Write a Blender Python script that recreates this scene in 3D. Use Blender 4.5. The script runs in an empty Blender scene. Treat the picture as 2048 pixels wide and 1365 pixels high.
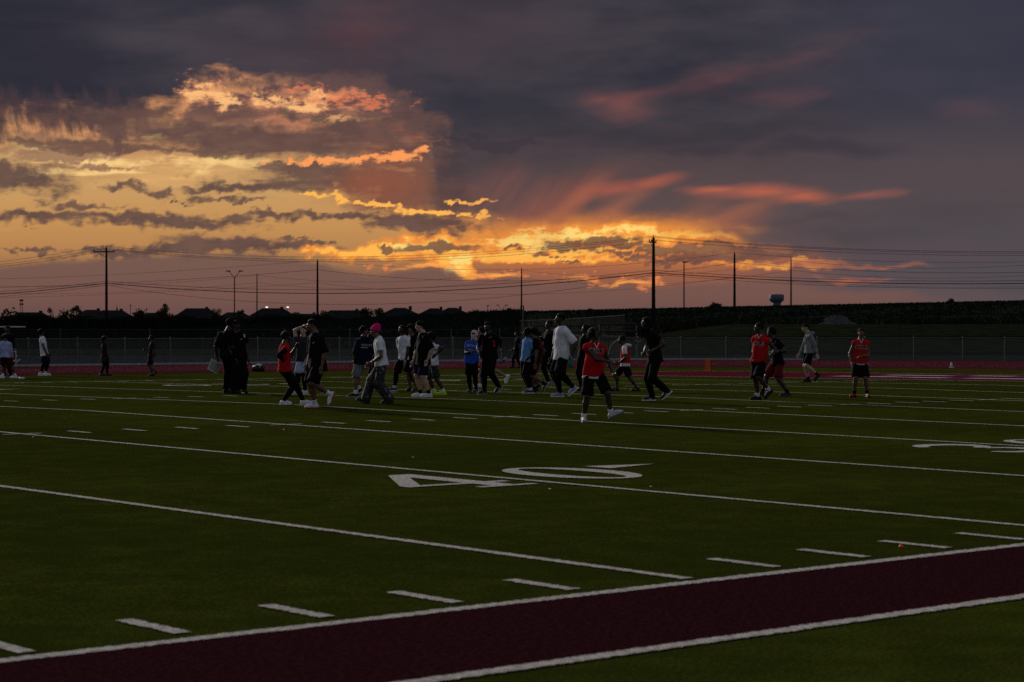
import bpy, bmesh, math, random
import numpy as np
from mathutils import Vector, Matrix
from mathutils.bvhtree import BVHTree

random.seed(7)
rng = np.random.default_rng(7)
sc = bpy.context.scene
COL = sc.collection
PI = math.pi

# ------------------------------------------------------------------ camera
# field frame: X along the near sideline (towards the goal), Y across the field,
# origin where the 45 yard line meets the inner edge of the near sideline
CAM = Vector((-9.27, -8.98, 1.563))
YAW = math.radians(49.304)            # view direction, from +X towards +Y
PITCH = math.radians(-0.2467)
FPX = 4093.2                          # focal length in pixels of a 2048 px wide picture
cam_d = bpy.data.cameras.new('camera')
cam_o = bpy.data.objects.new('camera', cam_d)
COL.objects.link(cam_o)
cam_o.location = CAM
cam_o.rotation_euler = (PI / 2 + PITCH, 0, YAW - PI / 2)
cam_d.sensor_width = 36.0
cam_d.lens = FPX / 2048 * 36.0
cam_d.clip_end = 6000
cam_d.dof.use_dof = True
cam_d.dof.focus_distance = 44.0
cam_d.dof.aperture_fstop = 4.5
sc.camera = cam_o
FW = Vector((math.cos(YAW), math.sin(YAW), 0))      # level view direction
RT = Vector((math.sin(YAW), -math.cos(YAW), 0))     # to the right

# ------------------------------------------------------------------ picture
sc.view_settings.view_transform = 'Standard'
sc.view_settings.look = 'None'
sc.view_settings.exposure = 0.0
sc.view_settings.gamma = 1.0
sc.view_settings.use_curve_mapping = False
sc.cycles.use_denoising = False          # keep the fine grain of the dusk exposure
sc.cycles.max_bounces = 4
sc.cycles.diffuse_bounces = 2
sc.cycles.glossy_bounces = 2
sc.cycles.transparent_max_bounces = 12
sc.cycles.caustics_reflective = False
sc.cycles.caustics_refractive = False

def lin(r, g, b):
    f = lambda c: (c / 12.92 if c <= 0.04045 else ((c + 0.055) / 1.055) ** 2.4)
    return (f(r / 255), f(g / 255), f(b / 255), 1.0)
# ------------------------------------------------------------------ sky
SUN_BEARING = math.radians(-34.0)                       # left of the view bearing
SUN_EL = math.radians(20.0)
sun_dir = FW * math.cos(SUN_BEARING) + RT * math.sin(SUN_BEARING)
DEG = 71.44
def UV(px, py):
    """bearing and elevation in degrees of a point of the sky, from its place in a 2048 px wide view"""
    u = math.atan((px - 1024) / FPX)
    v = math.atan((664.9 - py) / FPX * math.cos(u))
    return math.degrees(u), math.degrees(v)

nt = None
class S:
    """a float or vector socket of the world tree with arithmetic"""
    def __init__(s, k): s.k = k
    def _m(s, op, o=None, o2=None):
        n = nt.nodes.new('ShaderNodeMath'); n.operation = op
        nt.links.new(s.k, n.inputs[0])
        for i, v in ((1, o), (2, o2)):
            if v is None: continue
            if isinstance(v, S): nt.links.new(v.k, n.inputs[i])
            else: n.inputs[i].default_value = v
        return S(n.outputs[0])
    def __add__(s, o): return s._m('ADD', o)
    def __sub__(s, o): return s._m('SUBTRACT', o)
    def __mul__(s, o): return s._m('MULTIPLY', o)
    def max(s, o): return s._m('MAXIMUM', o)
    def min(s, o): return s._m('MINIMUM', o)
    def step(s, a, b, lo=0.0, hi=1.0):
        n = nt.nodes.new('ShaderNodeMapRange'); n.interpolation_type = 'SMOOTHSTEP'
        nt.links.new(s.k, n.inputs['Value'])
        for nm, v in (('From Min', a), ('From Max', b), ('To Min', lo), ('To Max', hi)):
            n.inputs[nm].default_value = v
        return S(n.outputs[0])

def vec(x, y, z=0.0):
    n = nt.nodes.new('ShaderNodeCombineXYZ')
    for i, v in enumerate((x, y, z)):
        if isinstance(v, S): nt.links.new(v.k, n.inputs[i])
        else: n.inputs[i].default_value = v
    return S(n.outputs[0])

def noise(p, scale, detail=5.0, rough=0.55, col=False, lac=2.0, dist=0.0):
    n = nt.nodes.new('ShaderNodeTexNoise')
    nt.links.new(p.k, n.inputs['Vector'])
    n.inputs['Scale'].default_value = scale
    n.inputs['Detail'].default_value = detail
    n.inputs['Roughness'].default_value = rough
    n.inputs['Lacunarity'].default_value = lac
    n.inputs['Distortion'].default_value = dist
    return S(n.outputs['Color' if col else 'Fac'])

def ramp(p, stops, interp='EASE'):
    """colour ramp over 0..1, stops (pos, (r,g,b) in sRGB 0..255)"""
    n = nt.nodes.new('ShaderNodeValToRGB'); n.color_ramp.interpolation = 'LINEAR'
    nt.links.new(p.k, n.inputs['Fac'])
    e = n.color_ramp.elements
    while len(e) < len(stops): e.new(0.5)
    for el, (q, c) in zip(e, sorted(stops)):
        el.position = q; el.color = lin(*c)
    return S(n.outputs['Color'])

def curve(p, pts, vmax):
    """piecewise smooth function: pts (x 0..1, value 0..vmax)"""
    n = nt.nodes.new('ShaderNodeFloatCurve')
    nt.links.new(p.k, n.inputs['Value'])
    c = n.mapping.curves[0]
    pts = sorted(pts)
    while len(c.points) < len(pts): c.points.new(0.5, 0.5)
    for q, (x, v) in zip(c.points, pts):
        q.location = (x, v / vmax); q.handle_type = 'AUTO'
    n.mapping.update()
    return S(n.outputs[0]) * vmax

def mix(fac, a, b):
    n = nt.nodes.new('ShaderNodeMix'); n.data_type = 'RGBA'; n.clamp_factor = True
    for nm, v in (('Factor', fac), ('A', a), ('B', b)):
        sk = [i for i in n.inputs if i.name == nm and (i.type == ('VALUE' if nm == 'Factor' else 'RGBA'))][0]
        if isinstance(v, S): nt.links.new(v.k, sk)
        elif nm == 'Factor': sk.default_value = v
        else: sk.default_value = lin(*v)
    return S([o for o in n.outputs if o.type == 'RGBA'][0])


def clear_air(U, V):
    """the bare air over the horizon: warm left and centre, grey right"""
    Vn = V * (1 / 10.0)
    L_ramp = ramp(Vn, [(0.0, (98, 74, 72)), (0.05, (106, 78, 74)), (0.12, (122, 88, 78)), (0.17, (146, 104, 77)), (0.22, (180, 129, 80)),
                       (0.30, (196, 144, 86)), (0.38, (200, 153, 97)), (0.45, (200, 156, 102)), (0.53, (160, 112, 84)), (0.62, (104, 78, 75)), (1.0, (58, 54, 64))])
    R_ramp = ramp(Vn, [(0.0, (88, 76, 79)), (0.10, (92, 79, 82)), (0.20, (82, 75, 81)), (0.35, (80, 67, 72)), (0.6, (68, 61, 71)), (1.0, (60, 57, 71))])
    C_ramp = ramp(Vn, [(0.0, (98, 74, 72)), (0.10, (122, 84, 76)), (0.17, (160, 98, 70)), (0.22, (206, 122, 62)), (0.29, (240, 150, 62)), (0.36, (170, 92, 58)), (0.5, (110, 76, 70)), (1.0, (60, 55, 66))])
    col = mix(U.step(-4.5, 1.5), L_ramp, C_ramp)
    return mix(U.step(4.0, 10.5), col, R_ramp)

def bd(px, py):
    u, v = UV(px, py); return ((u + 16) / 32.0, v)
def deck_layer(col, U, V, nbig, npuf, soft, ns=None):
    """the high dark deck: everything above a ragged lower edge"""
    Un = U._m('MULTIPLY_ADD', 1 / 32.0, 0.5)
    edge = curve(Un, [(0.0, 5.9), bd(0, 232), bd(110, 240), bd(200, 245), bd(300, 228), bd(350, 215), bd(385, 165), bd(470, 158), bd(600, 160), bd(740, 172), bd(820, 215),
                      bd(862, 300), bd(888, 405), bd(960, 452), bd(1040, 452), bd(1200, 446), bd(1400, 452), bd(1480, 470), bd(1620, 500), bd(1750, 520), bd(1900, 560), bd(2040, 600), (1.0, 0.6)], 10.0)
    rag = (nbig - 0.5) * 1.5 + (npuf - 0.5) * 0.9
    if ns is not None: rag = rag + ns * 0.55
    dv = V - edge + rag * (U.step(-0.4, -1.9) * 0.72 + 0.28)
    tone = mix(nbig.step(0.3, 0.7), (51, 50, 60), (66, 61, 69))
    tone = mix(U.step(-9.0, -14.0) * V.step(4.0, 7.0) * 0.7, tone, (42, 43, 55))
    tone = mix(soft * 0.5, tone, (78, 63, 70))
    tone = mix(U.step(5.0, 12.0) * 0.6, tone, (60, 61, 75))
    tone = mix((V - (U * 0.02)).step(6.6, 2.6) * U.step(-3.5, -1.0) * 0.9, tone, (98, 79, 77))
    tone = mix((V - (U * 0.02)).step(6.0, 2.0) * U.step(5.0, 11.0) * 0.7, tone, (75, 73, 80))
    tone = mix(U.step(8.0, 15.0) * V.step(6.0, 9.0) * 0.5, tone, (50, 52, 68))
    fringe = dv.step(-0.75, -0.12) * U.step(-5.0, -8.5) * npuf.step(0.34, 0.6) * 0.8
    col = mix(fringe, col, (232, 160, 104))
    return mix(dv.step(-0.25, 0.5), col, tone)

# the world: dusk overcast ahead; the unseen sky overhead and behind brightened for ambient light
W = bpy.data.worlds.new('World')
sc.world = W
W.use_nodes = True
nt = W.node_tree
nt.nodes.clear()
tc = nt.nodes.new('ShaderNodeTexCoord')
sep = nt.nodes.new('ShaderNodeSeparateXYZ')
nt.links.new(tc.outputs['Generated'], sep.inputs[0])
dx, dy, dz = S(sep.outputs[0]), S(sep.outputs[1]), S(sep.outputs[2])
U = (dx * RT.x + dy * RT.y)._m('ARCTAN2', dx * FW.x + dy * FW.y) * (180 / PI)
V = dz._m('ARCSINE') * (180 / PI)
Pst = vec(U * 0.33, V)
w_big = noise(Pst, 0.9, 6.0, 0.58)
w_puf = noise(vec(U, V), 2.6, 5.0, 0.62)
col = deck_layer(clear_air(U, V), U, V, w_big, w_puf, w_puf * 0.0)
sky = nt.nodes.new('ShaderNodeTexSky')
sky.sky_type = 'NISHITA'; sky.sun_disc = False
sky.sun_elevation = math.radians(4.0)
sky.sun_rotation = math.atan2(sun_dir.x, sun_dir.y)
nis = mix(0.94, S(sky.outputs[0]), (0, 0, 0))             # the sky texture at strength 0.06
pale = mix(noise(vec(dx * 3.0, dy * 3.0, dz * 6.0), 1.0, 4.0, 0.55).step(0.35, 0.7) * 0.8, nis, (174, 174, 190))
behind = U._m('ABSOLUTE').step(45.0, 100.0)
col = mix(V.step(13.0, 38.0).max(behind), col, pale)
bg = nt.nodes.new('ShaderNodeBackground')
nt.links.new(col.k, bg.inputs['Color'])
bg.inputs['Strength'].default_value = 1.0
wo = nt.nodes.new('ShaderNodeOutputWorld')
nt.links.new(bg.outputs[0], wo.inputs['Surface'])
W.cycles.sampling_method = 'MANUAL'
W.cycles.sample_map_resolution = 512

# ------------------------------------------------------------------ sun lamp standing in for an unseen light from behind and left
sl = bpy.data.lights.new('sun', 'SUN')
sl.energy = 2.4
sl.angle = math.radians(8)
sl.color = (1.0, 0.92, 0.82)
so = bpy.data.objects.new('sun', sl)
COL.objects.link(so)
to_sun = Vector((sun_dir.x * math.cos(SUN_EL), sun_dir.y * math.cos(SUN_EL), math.sin(SUN_EL)))
so.rotation_euler = (-to_sun).to_track_quat('-Z', 'Y').to_euler()
so.location = (0, 0, 30)

# ------------------------------------------------------------------ the sunset clouds, a far sky backdrop 3 km out
# (cloud densities per vertex from fractal noise; the material turns them into lit and shaded cloud)
def pnoise(x, y, seed):
    """gradient noise on arrays"""
    r = np.random.default_rng(seed)
    perm = r.permutation(256); ang = r.random(256) * 2 * PI
    gx, gy = np.cos(ang), np.sin(ang)
    xi = np.floor(x).astype(int); yi = np.floor(y).astype(int)
    xf = x - xi; yf = y - yi
    u = xf * xf * xf * (xf * (xf * 6 - 15) + 10); v = yf * yf * yf * (yf * (yf * 6 - 15) + 10)
    def g(i, j):
        h = perm[(perm[(xi + i) & 255] + yi + j) & 255]
        return gx[h] * (xf - i) + gy[h] * (yf - j)
    a = g(0, 0) + u * (g(1, 0) - g(0, 0)); b = g(0, 1) + u * (g(1, 1) - g(0, 1))
    return a + v * (b - a)
def fbm(x, y, oct, rough, seed):
    t = np.zeros_like(x); a = 1.0; n = 0.0; f = 1.0
    for o in range(oct):
        t += a * pnoise(x * f + 17.3 * o, y * f - 9.1 * o, seed + o); n += a; a *= rough; f *= 2.03
    return t / n                                         # about -0.5 .. 0.5

SKY_DU, SKY_R = 0.06, 3000.0
gu = np.arange(-23.0, 23.01, SKY_DU); gv = np.arange(-1.2, 15.01, SKY_DU)
GU, GV = np.meshgrid(gu, gv)
PF = (GU, GV)
Pr = (GU + 1.15 * fbm(GU * 1.3, GV * 1.5, 7, 0.62, 11), GV + 0.60 * fbm(GU * 1.3 + 40, GV * 1.5, 7, 0.62, 31))
Ps = (GU + 1.5 * fbm(GU * 0.45, GV * 0.45, 3, 0.5, 51), GV + 0.7 * fbm(GU * 0.45 + 40, GV * 0.45, 3, 0.5, 71))

sky_me = bpy.data.meshes.new('sky')
az = np.radians(GU).ravel(); el = np.radians(GV).ravel()
cosz = SKY_R * np.cos(az); sinz = SKY_R * np.sin(az)
pos = np.stack([CAM.x + FW.x * cosz + RT.x * sinz, CAM.y + FW.y * cosz + RT.y * sinz, CAM.z + SKY_R * np.tan(el)], 1)
nu_, nv_ = len(gu), len(gv)
idx = np.arange(nu_ * nv_).reshape(nv_, nu_)
quads = np.stack([idx[:-1, :-1].ravel(), idx[:-1, 1:].ravel(), idx[1:, 1:].ravel(), idx[1:, :-1].ravel()], 1)
sky_me.vertices.add(len(pos)); sky_me.vertices.foreach_set('co', pos.astype(np.float32).ravel())
sky_me.loops.add(quads.size); sky_me.loops.foreach_set('vertex_index', quads.ravel().astype(np.int32))
sky_me.polygons.add(len(quads)); sky_me.polygons.foreach_set('loop_start', np.arange(0, quads.size, 4, dtype=np.int32))
sky_me.update()
sky_o = bpy.data.objects.new('sky', sky_me); COL.objects.link(sky_o)
sky_o['kind'] = 'structure'
sky_mat = bpy.data.materials.new('sunset_sky'); sky_mat.use_nodes = True
sky_me.materials.append(sky_mat)
nt = sky_mat.node_tree; nt.nodes.clear()

def field(name, arr):
    a = sky_me.attributes.new(name, 'FLOAT', 'POINT')
    a.data.foreach_set('value', np.ascontiguousarray(arr, dtype=np.float32).ravel())
    n = nt.nodes.new('ShaderNodeAttribute'); n.attribute_name = name
    return S(n.outputs['Fac'])
_nf = [0]
def blob(lst, coord=None):
    """cloud density: largest of (1 - distance) over ellipses (px, py, rx, ry[, rot[, weight]])"""
    cu, cv = coord or Pr
    out = None
    for e in lst:
        cx, cy, rx, ry = e[:4]
        rot = math.radians(e[4]) if len(e) > 4 else 0.0
        w = e[5] if len(e) > 5 else 1.0
        u, v = UV(cx, cy)
        c, s_ = math.cos(rot), math.sin(rot)
        x = ((cu - u) * c + (cv - v) * s_) * DEG / rx
        y = (-(cu - u) * s_ + (cv - v) * c) * DEG / ry
        d = w * (1 - np.sqrt(x * x + y * y))
        out = d if out is None else np.maximum(out, d)
    _nf[0] += 1
    return field('density_%02d' % _nf[0], np.maximum(out, -3.0))

U = field('bearing', GU); V = field('elevation', GV)
Un = U._m('MULTIPLY_ADD', 1 / 32.0, 0.5)
Vn = V * (1 / 10.0)
Pst = vec(U * 0.33, V)                      # stretched along the horizon
nbig = noise(Pst, 0.9, 6.0, 0.58)
nfin = noise(Pst, 3.2, 6.0, 0.6)
npuf = noise(vec(U, V), 2.6, 7.0, 0.62)
NS = (noise(vec(U * 0.5, V * 1.25), 1.9, 8.0, 0.62) - 0.5) * 3.2     # streaky puffs, about -0.6 .. 0.6
NT = (noise(vec(U * 0.9 + 7.0, V * 1.8), 4.2, 7.0, 0.62) - 0.5) * 3.2     # small ragged puffs
NL = (noise(vec(U * 0.16 + 3.0, V * 1.3), 2.4, 6.0, 0.58) - 0.5) * 3.2    # long thin streaks
greyed = lambda lo, hi: mix((NS * 0.5 + 0.5).step(0.1, 0.9), lo, hi)
col = clear_air(U, V)

# --- left: bright streaky air between the banks
yel = blob([(240, 325, 420, 62, -1), (120, 290, 300, 60), (330, 262, 220, 40, -4), (40, 255, 200, 40), (500, 335, 120, 24)], Ps)
col = mix((yel + NL * 0.6 + NS * 0.2).step(0.05, 0.9) * 0.62, col, (226, 172, 108))
col = mix((blob([(250, 322, 330, 26, -1), (470, 334, 150, 14), (180, 350, 240, 10, 3), (90, 300, 160, 16), (350, 262, 150, 14, -3), (250, 245, 90, 12, 6)], Ps) + NL * 0.9 + NT * 0.3).step(0.15, 0.8) * 0.85, col, (252, 210, 136))
col = mix((blob([(140, 300, 330, 26, 2), (60, 268, 200, 26), (440, 262, 200, 18), (230, 340, 200, 8, -2), (120, 318, 120, 7)], Pr) + NL * 0.9 + NS * 0.3).step(0.15, 0.75) * 0.85, col, (142, 104, 84))

col = deck_layer(col, U, V, nbig, npuf, blob([(620, 120, 340, 150), (900, 60, 400, 120)], Ps).step(0.0, 0.9), NS)

# the underside of the deck, lighter and darker rolls
col = mix((blob([(300, 90, 420, 60, -5), (1300, 60, 500, 50, 4), (480, 50, 160, 40)], Ps) + NL * 0.4).step(0.1, 1.1) * 0.30, col, (84, 74, 80))
col = mix((blob([(120, 140, 330, 110, -4), (20, 40, 260, 120)], Ps) + NS * 0.2).step(0.1, 1.0) * 0.5, col, (40, 41, 52))
# dark bars inside the deck on the right
col = mix((blob([(1290, 275, 240, 36, -3), (1500, 262, 290, 44, 2), (1380, 300, 190, 20, -2), (1130, 262, 220, 20), (1640, 300, 300, 30)], Ps) + NL * 0.25).step(0.1, 0.95) * 0.62, col, (56, 51, 60))
col = mix((blob([(1700, 470, 420, 60, 4), (1900, 420, 330, 70), (1650, 430, 260, 24, 6)], Ps) + NL * 0.2).step(0.1, 1.1) * 0.42, col, (66, 61, 68))
col = mix((blob([(1000, 290, 130, 14), (920, 278, 70, 12)], Pr) + NS * 0.4).step(0.0, 0.7) * 0.5, col, (54, 48, 56))
# rain shafts under the left end
virga = noise(vec(U * 2.3 + V * 0.5, V * 0.55), 1.0, 6.0, 0.6)
col = mix((blob([(110, 222, 190, 60), (225, 232, 95, 60), (15, 225, 130, 56)], Ps) + (virga - 0.5) * 2.6).step(0.05, 0.85) * 0.88, col, (70, 57, 62))

# --- salmon puffs breaking the deck
sal = blob([(418, 192, 74, 34, -6), (520, 208, 100, 26, -8), (600, 190, 90, 22), (640, 214, 120, 22), (690, 190, 90, 20), (700, 238, 120, 20, -4), (590, 246, 110, 16)], Pr)
col = mix((sal + NS * 0.9 + NT * 0.6).step(0.05, 0.85) * 0.75, col, (196, 128, 94))
col = mix((blob([(415, 188, 60, 24, -8), (455, 206, 50, 16), (600, 212, 90, 16), (690, 240, 90, 12), (540, 200, 50, 14), (640, 190, 60, 10)], Pr) + NS * 0.6 + NT * 0.7).step(0.1, 0.75), col, (250, 186, 122))
redp = blob([(690, 196, 120, 20), (740, 205, 60, 14), (795, 258, 70, 26, -35), (835, 275, 60, 16, -10), (810, 288, 30, 8), (830, 212, 24, 5, 20), (610, 178, 70, 10)], Pr)
col = mix((redp + NS * 0.6 + NT * 1.1).step(0.2, 0.95) * 0.72, col, (222, 122, 84))

# --- mid level banks in front of the bright air
midb = blob([(540, 284, 370, 34, -1), (740, 266, 140, 34), (690, 358, 225, 36, -1), (600, 338, 130, 16), (800, 310, 110, 50), (800, 385, 110, 56), (820, 235, 70, 40), (850, 320, 60, 110), (880, 395, 70, 55)], Pr)
mm = midb + NL * 0.40 + NS * 0.25
col = mix((mm + NT * 0.15).step(-0.15, 0.6) * 0.93, col, greyed((84, 65, 65), (108, 80, 73)))
thin = blob([(330, 255, 150, 20), (250, 232, 120, 24), (465, 226, 80, 13), (150, 288, 150, 11), (60, 284, 130, 9), (240, 300, 150, 8), (420, 305, 130, 10)], Pr)
col = mix((thin + NS * 0.6 + NT * 0.3).step(-0.1, 0.6) * 0.8, col, greyed((84, 65, 64), (112, 82, 74)))
# red light under the bank, cut off by a straight shadow edge
glowc = blob([(780, 372, 190, 100)], Ps).step(0.0, 1.0) * U.step(UV(882, 0)[0], UV(840, 0)[0])
col = mix(glowc * 0.5, col, (164, 88, 60))
shade = blob([(900, 372, 56, 105)], PF).step(0.0, 0.7) * U.step(UV(842, 0)[0], UV(884, 0)[0])
col = mix(shade * 0.36, col, (66, 54, 60))
# thin bright edges under the banks
col = mix((blob([(690, 320, 170, 7, 4), (800, 312, 70, 14, 4), (600, 325, 80, 5), (850, 300, 20, 12)], Pr) + NT * 0.7 + NS * 0.3).step(0.0, 0.6), col, (250, 156, 90))
col = mix((blob([(650, 393, 90, 5, -8), (760, 410, 90, 6, -9), (850, 424, 90, 8, -3), (930, 430, 70, 6, -3), (950, 405, 36, 7), (905, 404, 18, 5)], Pr) + NT * 0.5).step(0.0, 0.5), col, (255, 182, 84))

# fine streaks of thin cirrus across the yellow air
air = blob([(330, 400, 520, 110)], Ps).step(0.0, 0.6)
col = mix(air * (NL * 0.6 + NS * 0.3).step(0.1, 0.6) * 0.34, col, (238, 192, 124))
col = mix(air * (NL * 0.6 + NT * 0.2).step(-0.1, -0.6) * 0.34, col, (166, 122, 86))
# --- dark scraps over the yellow air (left)
scr_big = blob([(50, 360, 112, 32, -3), (10, 342, 70, 26), (300, 440, 210, 15, -2), (60, 434, 120, 15), (380, 450, 90, 10, -6), (500, 374, 100, 17), (690, 434, 190, 9, -1), (860, 452, 150, 16, -3), (800, 440, 110, 11), (560, 428, 80, 8), (480, 490, 170, 19, -2), (350, 502, 180, 16, 3), (560, 497, 100, 11, -6)], Pr)
col = mix((scr_big + NS * 0.42 + NL * 0.35 + NT * 0.22).step(-0.16, 0.58) * 0.94, col, greyed((84, 66, 65), (110, 83, 74)))
scr_sml = blob([(240, 272, 30, 10), (572, 228, 40, 13), (645, 236, 26, 9), (170, 410, 100, 10), (470, 440, 60, 12, 8), (415, 378, 70, 9), (245, 370, 60, 7), (300, 385, 60, 8, -8), (440, 400, 90, 8), (500, 404, 50, 6), (390, 394, 40, 6), (880, 470, 70, 8), (580, 476, 50, 5), (640, 490, 60, 6), (230, 508, 130, 10, 2), (60, 505, 90, 5), (350, 405, 24, 4), (60, 452, 20, 3)], Pr)
col = mix((scr_sml + NS * 0.45 + NL * 0.3 + NT * 0.3).step(-0.08, 0.65) * 0.9, col, greyed((86, 68, 66), (112, 85, 74)))

# --- the fire above the sun: bright broken band and wedge
heat = U.step(10.0, 4.5) * 0.9 + 0.10
fire = blob([(1150, 474, 200, 22), (1040, 480, 110, 24, 6), (1290, 466, 170, 13, -2), (1400, 470, 90, 9, -3), (1180, 500, 190, 13), (1350, 496, 140, 8, -3), (770, 500, 110, 17, 7), (850, 498, 90, 26), (915, 512, 60, 24), (925, 535, 24, 24, 30), (680, 504, 90, 7, 4), (1000, 508, 120, 14), (1130, 520, 220, 8), (1560, 528, 140, 10)], Pr)
fm = fire + NL * 0.3 + NS * 0.4
col = mix(fm.step(-0.3, 0.4) * heat, col, (242, 146, 62))
col = mix((fire + NL * 0.5 + NT * 0.5).step(0.1, 0.7) * heat, col, (255, 184, 82))
core = blob([(1130, 470, 160, 13), (1040, 482, 80, 13), (1250, 465, 100, 8), (820, 492, 80, 10), (920, 526, 34, 18, 30), (1090, 492, 90, 10)], Pr)
col = mix((core + NL * 0.6 + NT * 0.8).step(0.1, 0.7) * 0.9, col, (255, 218, 122))
# dark scraps in the fire
scr2 = blob([(870, 497, 84, 11), (780, 500, 44, 5), (1215, 484, 100, 11, -2), (1130, 492, 50, 7), (1265, 503, 110, 6), (1420, 500, 190, 13, -2), (1480, 512, 210, 16, 2), (1330, 515, 100, 5), (1400, 523, 140, 6), (1260, 516, 50, 5), (1075, 507, 24, 6), (1145, 525, 40, 4), (1110, 513, 36, 4), (1010, 492, 30, 6)], Pr)
col = mix((scr2 + NS * 0.35 + NT * 0.35).step(-0.12, 0.42) * 0.88, col, greyed((92, 67, 64), (126, 86, 72)))
# the veil closing over its right end, and the dull glow low on the right
veil = blob([(1560, 478, 200, 30, -10), (1700, 500, 240, 24, -2), (1850, 500, 250, 40)], Ps)
col = mix((veil + NL * 0.35).step(0.0, 0.8) * 0.85, col, (86, 74, 79))
col = mix((blob([(1600, 530, 190, 11, -1), (1740, 536, 190, 9, -3), (1690, 562, 110, 9, -6)], Ps) + NL * 0.5 + NT * 0.2).step(0.05, 0.9) * 0.8, col, (176, 102, 76))

# --- the low bank behind the horizon with its lit rim
low = curve(Un, [(0.0, 1.7), bd(0, 528), bd(150, 515), bd(300, 505), bd(430, 500), bd(560, 508), bd(640, 520), bd(700, 538), bd(745, 545), bd(800, 536), bd(850, 530), bd(905, 534), bd(926, 550), bd(980, 552), bd(1035, 550), bd(1100, 560), bd(1170, 555), bd(1215, 570), bd(1255, 562), bd(1300, 568), bd(1400, 562), bd(1560, 558), bd(1680, 576), bd(1790, 572), bd(1900, 590), bd(2040, 600), (1.0, 0.9)], 10.0)
lv = low - V + NT * 0.05 + NS * 0.08
col = mix(lv.step(-0.02, 0.22) * 0.92 * U.step(14.0, 9.0), col, ramp(Vn, [(0.0, (98, 74, 72)), (0.05, (106, 78, 74)), (0.10, (117, 84, 76)), (0.16, (116, 86, 78)), (0.22, (112, 86, 78))]))
rimw = blob([(870, 535, 110, 50), (1230, 562, 120, 30), (980, 550, 80, 30)], PF).step(0.0, 0.7)
col = mix((lv.step(-0.09, 0.0) * lv.step(0.10, 0.02)) * rimw * (NS * 0.8 + 0.6).step(0.1, 0.7), col, (255, 164, 78))
tufts = blob([(1190, 562, 22, 9, 20), (1255, 560, 28, 8, 15), (1150, 554, 60, 4, -4), (1300, 567, 26, 12, 15), (1325, 566, 16, 8), (748, 537, 26, 7, 12), (778, 532, 12, 14, -30), (1040, 549, 20, 9), (930, 545, 26, 6), (985, 551, 40, 4)], Pr)
col = mix((tufts + NT * 1.0).step(0.15, 0.9) * 0.75, col, (238, 134, 78))

# --- rose patches and beams in the veil on the right
beam = noise(vec((U - 0.9 - (V - 1.6) * 0.75) * 1.2, V * 0.12), 1.0, 4.0, 0.5)
col = mix(blob([(1120, 415, 260, 80, 24), (1010, 395, 160, 90, 8)], Ps).step(0.0, 1.2) * beam.step(0.30, 0.68) * 0.6, col, (160, 90, 70))
rays = blob([(1130, 418, 170, 24, 36), (1225, 420, 160, 26, 30), (1440, 440, 170, 24, 22)], PF)
col = mix((rays + NS * 0.1).step(-0.1, 1.2) * V.step(2.75, 3.2) * 0.52, col, (176, 104, 76))
fib = (noise(vec((U - V * 1.6) * 0.35, V * 1.1), 1.7, 6.0, 0.55) - 0.5) * 3.0
col = mix((blob([(1228, 379, 110, 26, 7), (1300, 366, 100, 20, 10)], PF) + fib * 0.3).step(0.0, 1.2) * 0.7, col, (180, 95, 74))
col = mix((blob([(1520, 384, 190, 22, 0), (1610, 394, 110, 24), (1430, 380, 120, 15), (1730, 391, 120, 16, 3, 0.6)], PF) + fib * 0.35).step(0.05, 1.25) * 0.8, col, (200, 104, 76))
col = mix((blob([(1245, 212, 96, 52), (1200, 200, 70, 28)], PF) + fib * 0.35).step(0.0, 1.4) * 0.5, col, (156, 90, 80))
col = mix((blob([(1440, 160, 240, 62, 14), (1590, 120, 240, 56, 18), (1330, 185, 160, 34, 8), (1560, 195, 190, 44)], PF) + fib * 0.45).step(0.2, 1.7) * 0.36, col, (138, 84, 80))
col = mix((blob([(725, 50, 140, 110)], PF) + fib * 0.4).step(0.0, 1.4) * 0.32, col, (116, 68, 68))
col = mix((blob([(1940, 218, 90, 34)], PF) + fib * 0.3).step(0.0, 1.2) * 0.3, col, (106, 74, 80))
col = mix((blob([(1480, 440, 160, 40, 22), (1380, 436, 140, 32, 26)], PF) + fib * 0.3).step(0.0, 1.2) * 0.4, col, (158, 94, 72))

em = nt.nodes.new('ShaderNodeEmission')
nt.links.new(col.k, em.inputs['Color'])
tr = nt.nodes.new('ShaderNodeBsdfTransparent')
ms = nt.nodes.new('ShaderNodeMixShader')            # thins out into the general overcast at its borders
fade = U.step(-22.5, -18.0) * U.step(22.5, 18.0) * V.step(14.6, 11.5)
nt.links.new(fade.k, ms.inputs[0]); nt.links.new(tr.outputs[0], ms.inputs[1]); nt.links.new(em.outputs[0], ms.inputs[2])
mo = nt.nodes.new('ShaderNodeOutputMaterial')
nt.links.new(ms.outputs[0], mo.inputs['Surface'])
sky_mat.cycles.emission_sampling = 'NONE'
# ------------------------------------------------------------------ helpers
def at(px, t):
    """level place seen in column px of a 2048 px wide view, t metres away along the view bearing"""
    s = (px - 1024) / FPX * t
    p = CAM + FW * t + RT * s
    return p.x, p.y
def zat(py, t):
    return CAM.z + (664.9 - py) / FPX * t
def st(s, t):
    p = CAM + FW * t + RT * s
    return p.x, p.y
CROWN = 0.131
def crown(y):
    return CROWN * max(0.0, min(1.0, 1 - abs(y - 24.38) / 24.38))
YD = 0.9144

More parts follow.
